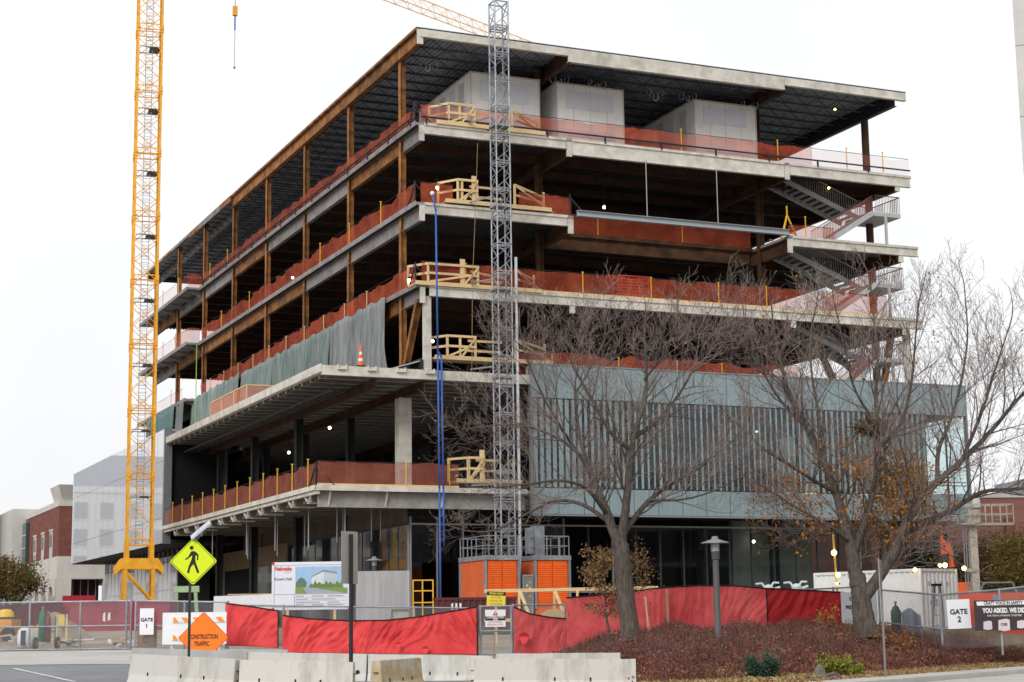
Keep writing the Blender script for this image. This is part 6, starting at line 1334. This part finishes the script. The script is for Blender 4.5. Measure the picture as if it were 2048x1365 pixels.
# ---- burgundy shrubs: one mass nobody could count
r = np.random.default_rng(4); PTS = []; STM = []
def bedtop(px): return interp([(1140, 1300), (1180, 1275), (1250, 1262), (1330, 1250), (1440, 1258), (1480, 1250), (1560, 1243), (1660, 1240), (1760, 1236), (1900, 1250), (2048, 1262), (2100, 1265)], px)
BM = leafmat('burgundy_shrub_leaves', (.08, .026, .024), (.31, .125, .085), .7, .2); BM2 = leafmat('olive_shrub_leaves', (.13, .085, .04), (.30, .20, .10), 1.0, .15)
cl = []
for k in range(9000):
    px = r.uniform(1130, 2110); Y = r.uniform(44, 66); q = gp(px, Y); d = kerb_d(q.x, q.y)
    if d < 1.2 or (px < 1290 and Y < 50): continue
    if px < 1290 and at(px, 1300, Y).z < q.z: pass
    hmax = at(px, bedtop(px)+6*math.sin(px*.05)+r.normal()*5, Y).z-q.z
    hh = min(.35+.4*min(1, (d-1)/2.5)+.15*math.sin(q.x*2.2)*math.cos(q.y*1.9), hmax)
    if hh > .12: cl.append((q.x, q.y, q.z, hh))
cl = np.array(cl); print('shrub clumps', len(cl))
def shrubpts(cl, per, rad=.22):
    n = len(cl); i = np.repeat(np.arange(n), per); u = r.uniform(0, 1, len(i))**.55; xy = r.normal(size=(len(i), 2))*rad
    return np.stack([cl[i, 0]+xy[:, 0], cl[i, 1]+xy[:, 1], cl[i, 2]+cl[i, 3]*u*(1-.35*np.minimum(1, (xy**2).sum(1)/.1))], 1)
m_ = np.array([mnoise.noise(Vector((c[0]*.5, c[1]*.5, 3)))+.5*mnoise.noise(Vector((c[0]*1.7, c[1]*1.7, 1))) for c in cl])+r.normal(size=len(cl))*.15 < .42
o = leafmesh('burgundy_shrubs', BM, None, shrubpts(cl[m_], 16), .045, 5); kind(o, 'stuff'); tag(o, 'low burgundy leaved shrubs covering the planting bed', 'shrubs')
o = leafmesh('olive_shrubs', BM2, None, shrubpts(cl[~m_], 16), .045, 6); kind(o, 'stuff'); tag(o, 'olive tinted sprigs scattered through the burgundy shrubs', 'shrubs')
sx = MB()
for c in cl[::3]:
    for k in range(2): a, b = r.normal(size=2)*.12; sx.tube((c[0], c[1], c[2]), (c[0]+a, c[1]+b, c[2]+c[3]*1.12), .007, .004, n=3, cap=False)
o = sx.build('shrub_stems', M('reddish_stem', (.07, .04, .036), .9, .2, 2, col2=(.15, .085, .075))); kind(o, 'stuff'); tag(o, 'thin bare stems sticking out of the burgundy shrubs', 'stems')
lit = []
for k in range(26000):
    s, d = r.uniform(-14, 40), abs(r.normal())*1.3-.35; x, y = kp(s, d)
    lit.append((x, y, max(gz(x, y)+.02, .14)+r.uniform(0, .04)+(0 if d > 0 else .01)))
o = leafmesh('fallen_leaves', leafmat('fallen_tan_leaves', (.24, .15, .065), (.46, .31, .16)), None, lit, .05, 8); kind(o, 'stuff'); tag(o, 'fallen tan leaves along the kerb of the bed', 'leaves')
lit = []
for k in range(9000):
    px, Y = r.uniform(1275, 1640), r.uniform(43.5, 48.5); q = gp(px, Y); lit.append((q.x, q.y, q.z+.02+r.uniform(0, .12)))
o = leafmesh('dry_grass_tufts', leafmat('dry_grass', (.28, .19, .08), (.48, .36, .18)), None, lit, .06, 9); kind(o, 'stuff'); tag(o, 'dry straw coloured grass in front of the burgundy shrubs', 'grass')
def bush(name, label, px, Y, wd, h, mat, n, lsz, seed, vert=.3):
    q = gp(px, Y); rr = np.random.default_rng(seed); t = thing(name, label, 'bush', q, 0); b = Br(); C = []
    for k in range(26):
        a = rr.uniform(0, 6.28); l_ = rr.uniform(.3, 1)**.6; tip = Vector((wd/2*l_*math.cos(a), wd/2*l_*math.sin(a), h*rr.uniform(.55, 1)*(1-.35*l_*l_))); b.limb([Vector((0, 0, 0)), tip*.5+Vector((0, 0, .05)), tip], [.02, .012, .004], 4)
        m = n//26; f = rr.uniform(.25, 1.05, m); C.append(np.outer(f, np.array(tip))+rr.normal(size=(m, 3))*wd*.055)
    b.build('stems', TWIGD, t); leafmesh('foliage', mat, t, np.concatenate(C), lsz, seed); return t
JG = leafmat('juniper_green', (.028, .065, .042), (.075, .14, .095)); YG = leafmat('yellow_green_leaves', (.16, .20, .02), (.34, .34, .05)); TN = leafmat('tan_oak_leaves', (.20, .115, .05), (.36, .23, .11))
bush('juniper_bush', 'dark green juniper bush at the front of the shrub bed', 1522, 46.3, .95, .85, JG, 6000, .035, 1)
bush('yellow_green_bush', 'yellow green leafy plant right of the juniper', 1668, 50, 1.1, .75, YG, 900, .045, 2); bush('yellow_green_bush', 'small yellow green plant left of the kerb post', 1705, 49.8, .7, .5, YG, 500, .045, 3)
bush('yellow_leaved_sprig', 'sprig of yellow leaves against the dark red cloth', 1655, 64.5, 1.0, 1.5, leafmat('golden_leaves', (.36, .22, .03), (.55, .38, .07)), 420, .05, 4)
bush('brown_oak_bush', 'brown leaved young oak right of the large trunk', 1790, 58, 1.3, 1.25, leafmat('rusty_oak_leaves', (.20, .085, .03), (.36, .18, .06)), 1100, .06, 5)
q = gp(1632, 47.5); 
# young oak sapling twisting behind the left trunk
q = gp(1228, 60.5); t = thing('oak_sapling', 'tan leaved oak sapling behind the left tree trunk', 'tree', q, 0); b = Br(); rr = np.random.default_rng(8); C = []
tip = at(1205, 1100, 60.5)-q; st = catmull([Vector((0, 0, 0)), Vector((tip.x*.3-.15, .1, tip.z*.35)), Vector((tip.x*.8, 0, tip.z*.7)), tip], 4); b.limb(st, [.05-.003*i for i in range(len(st))], 6)
for k in range(20):
    f = .35+.65*k/20; p_ = st[int(f*(len(st)-1))]; a = rr.uniform(0, 6.28); e = p_+Vector((.95*math.cos(a)*(1.1-.4*f), .6*math.sin(a), rr.uniform(.15, .6))); b.limb([p_, (p_+e)/2+Vector((0, 0, .08)), e], [.016, .01, .004], 4)
    m = 70; g_ = rr.uniform(.3, 1.05, m)[:, None]; C.append(np.array(p_)+(np.array(e)-np.array(p_))*g_+rr.normal(size=(m, 3))*.11)
for px, py, n_ in ((1275, 1120, 220), (1290, 1150, 180), (1262, 1165, 120), (1190, 1160, 160)):
    e = at(px, py, 60.3)-q; b.limb([Vector(st[4]), (Vector(st[4])+e)/2, e], [.02, .012, .005], 4); C.append(np.array(e)+rr.normal(size=(n_, 3))*np.array([.22, .22, .3]))
b.build('trunk', BARK, t); leafmesh('foliage', TN, t, np.concatenate(C), .055, 8)
# golden nest-like clump high in the right tree
q = at(1800, 985, 60.4); t = thing('golden_leaf_clump', 'golden brown clump of leaves hanging in the right tree', 'leaves', q, 0); rr = np.random.default_rng(10)
leafmesh('leaf_mass', leafmat('golden_brown_leaves', (.30, .13, .015), (.5, .26, .03)), t, rr.normal(size=(2600, 3))*np.array([.55, .5, .75]), .06, 10)
b = Br(); [b.limb([Vector((0, 0, -.9)), Vector((rr.normal()*.5, rr.normal()*.4, rr.normal()*.6+.3))], [.02, .005], 4) for k in range(10)]; b.build('twigs', TWIGD, t)
q = at(1742, 856, 59.3); t = thing('bird_nest', 'dark twiggy nest in the fork of the right tree', 'nest', q, 0); leafmesh('nest_twigs', leafmat('nest_brown', (.05, .03, .012), (.13, .08, .03)), t, rr.normal(size=(900, 3))*np.array([.25, .2, .13]), .08, 11)
q = gp(1635, 47.4); t = thing('dead_stump', 'weathered grey root stump at the front of the bed', 'stump', q, .4); MB().lathe([(.30, 0), (.2, .12), (.13, .3), (.05, .42), (.01, .43)], 9).build('stump', M('weathered_root', (.14, .12, .105), .95, .2, 5, .8), t); MB().path([(.1, 0, .1), (.4, -.1, .18), (.6, -.1, .05)], .05, 5).path([(-.1, 0, .1), (-.35, .1, .15)], .05, 5).build('roots', MATS['weathered_root'], t)
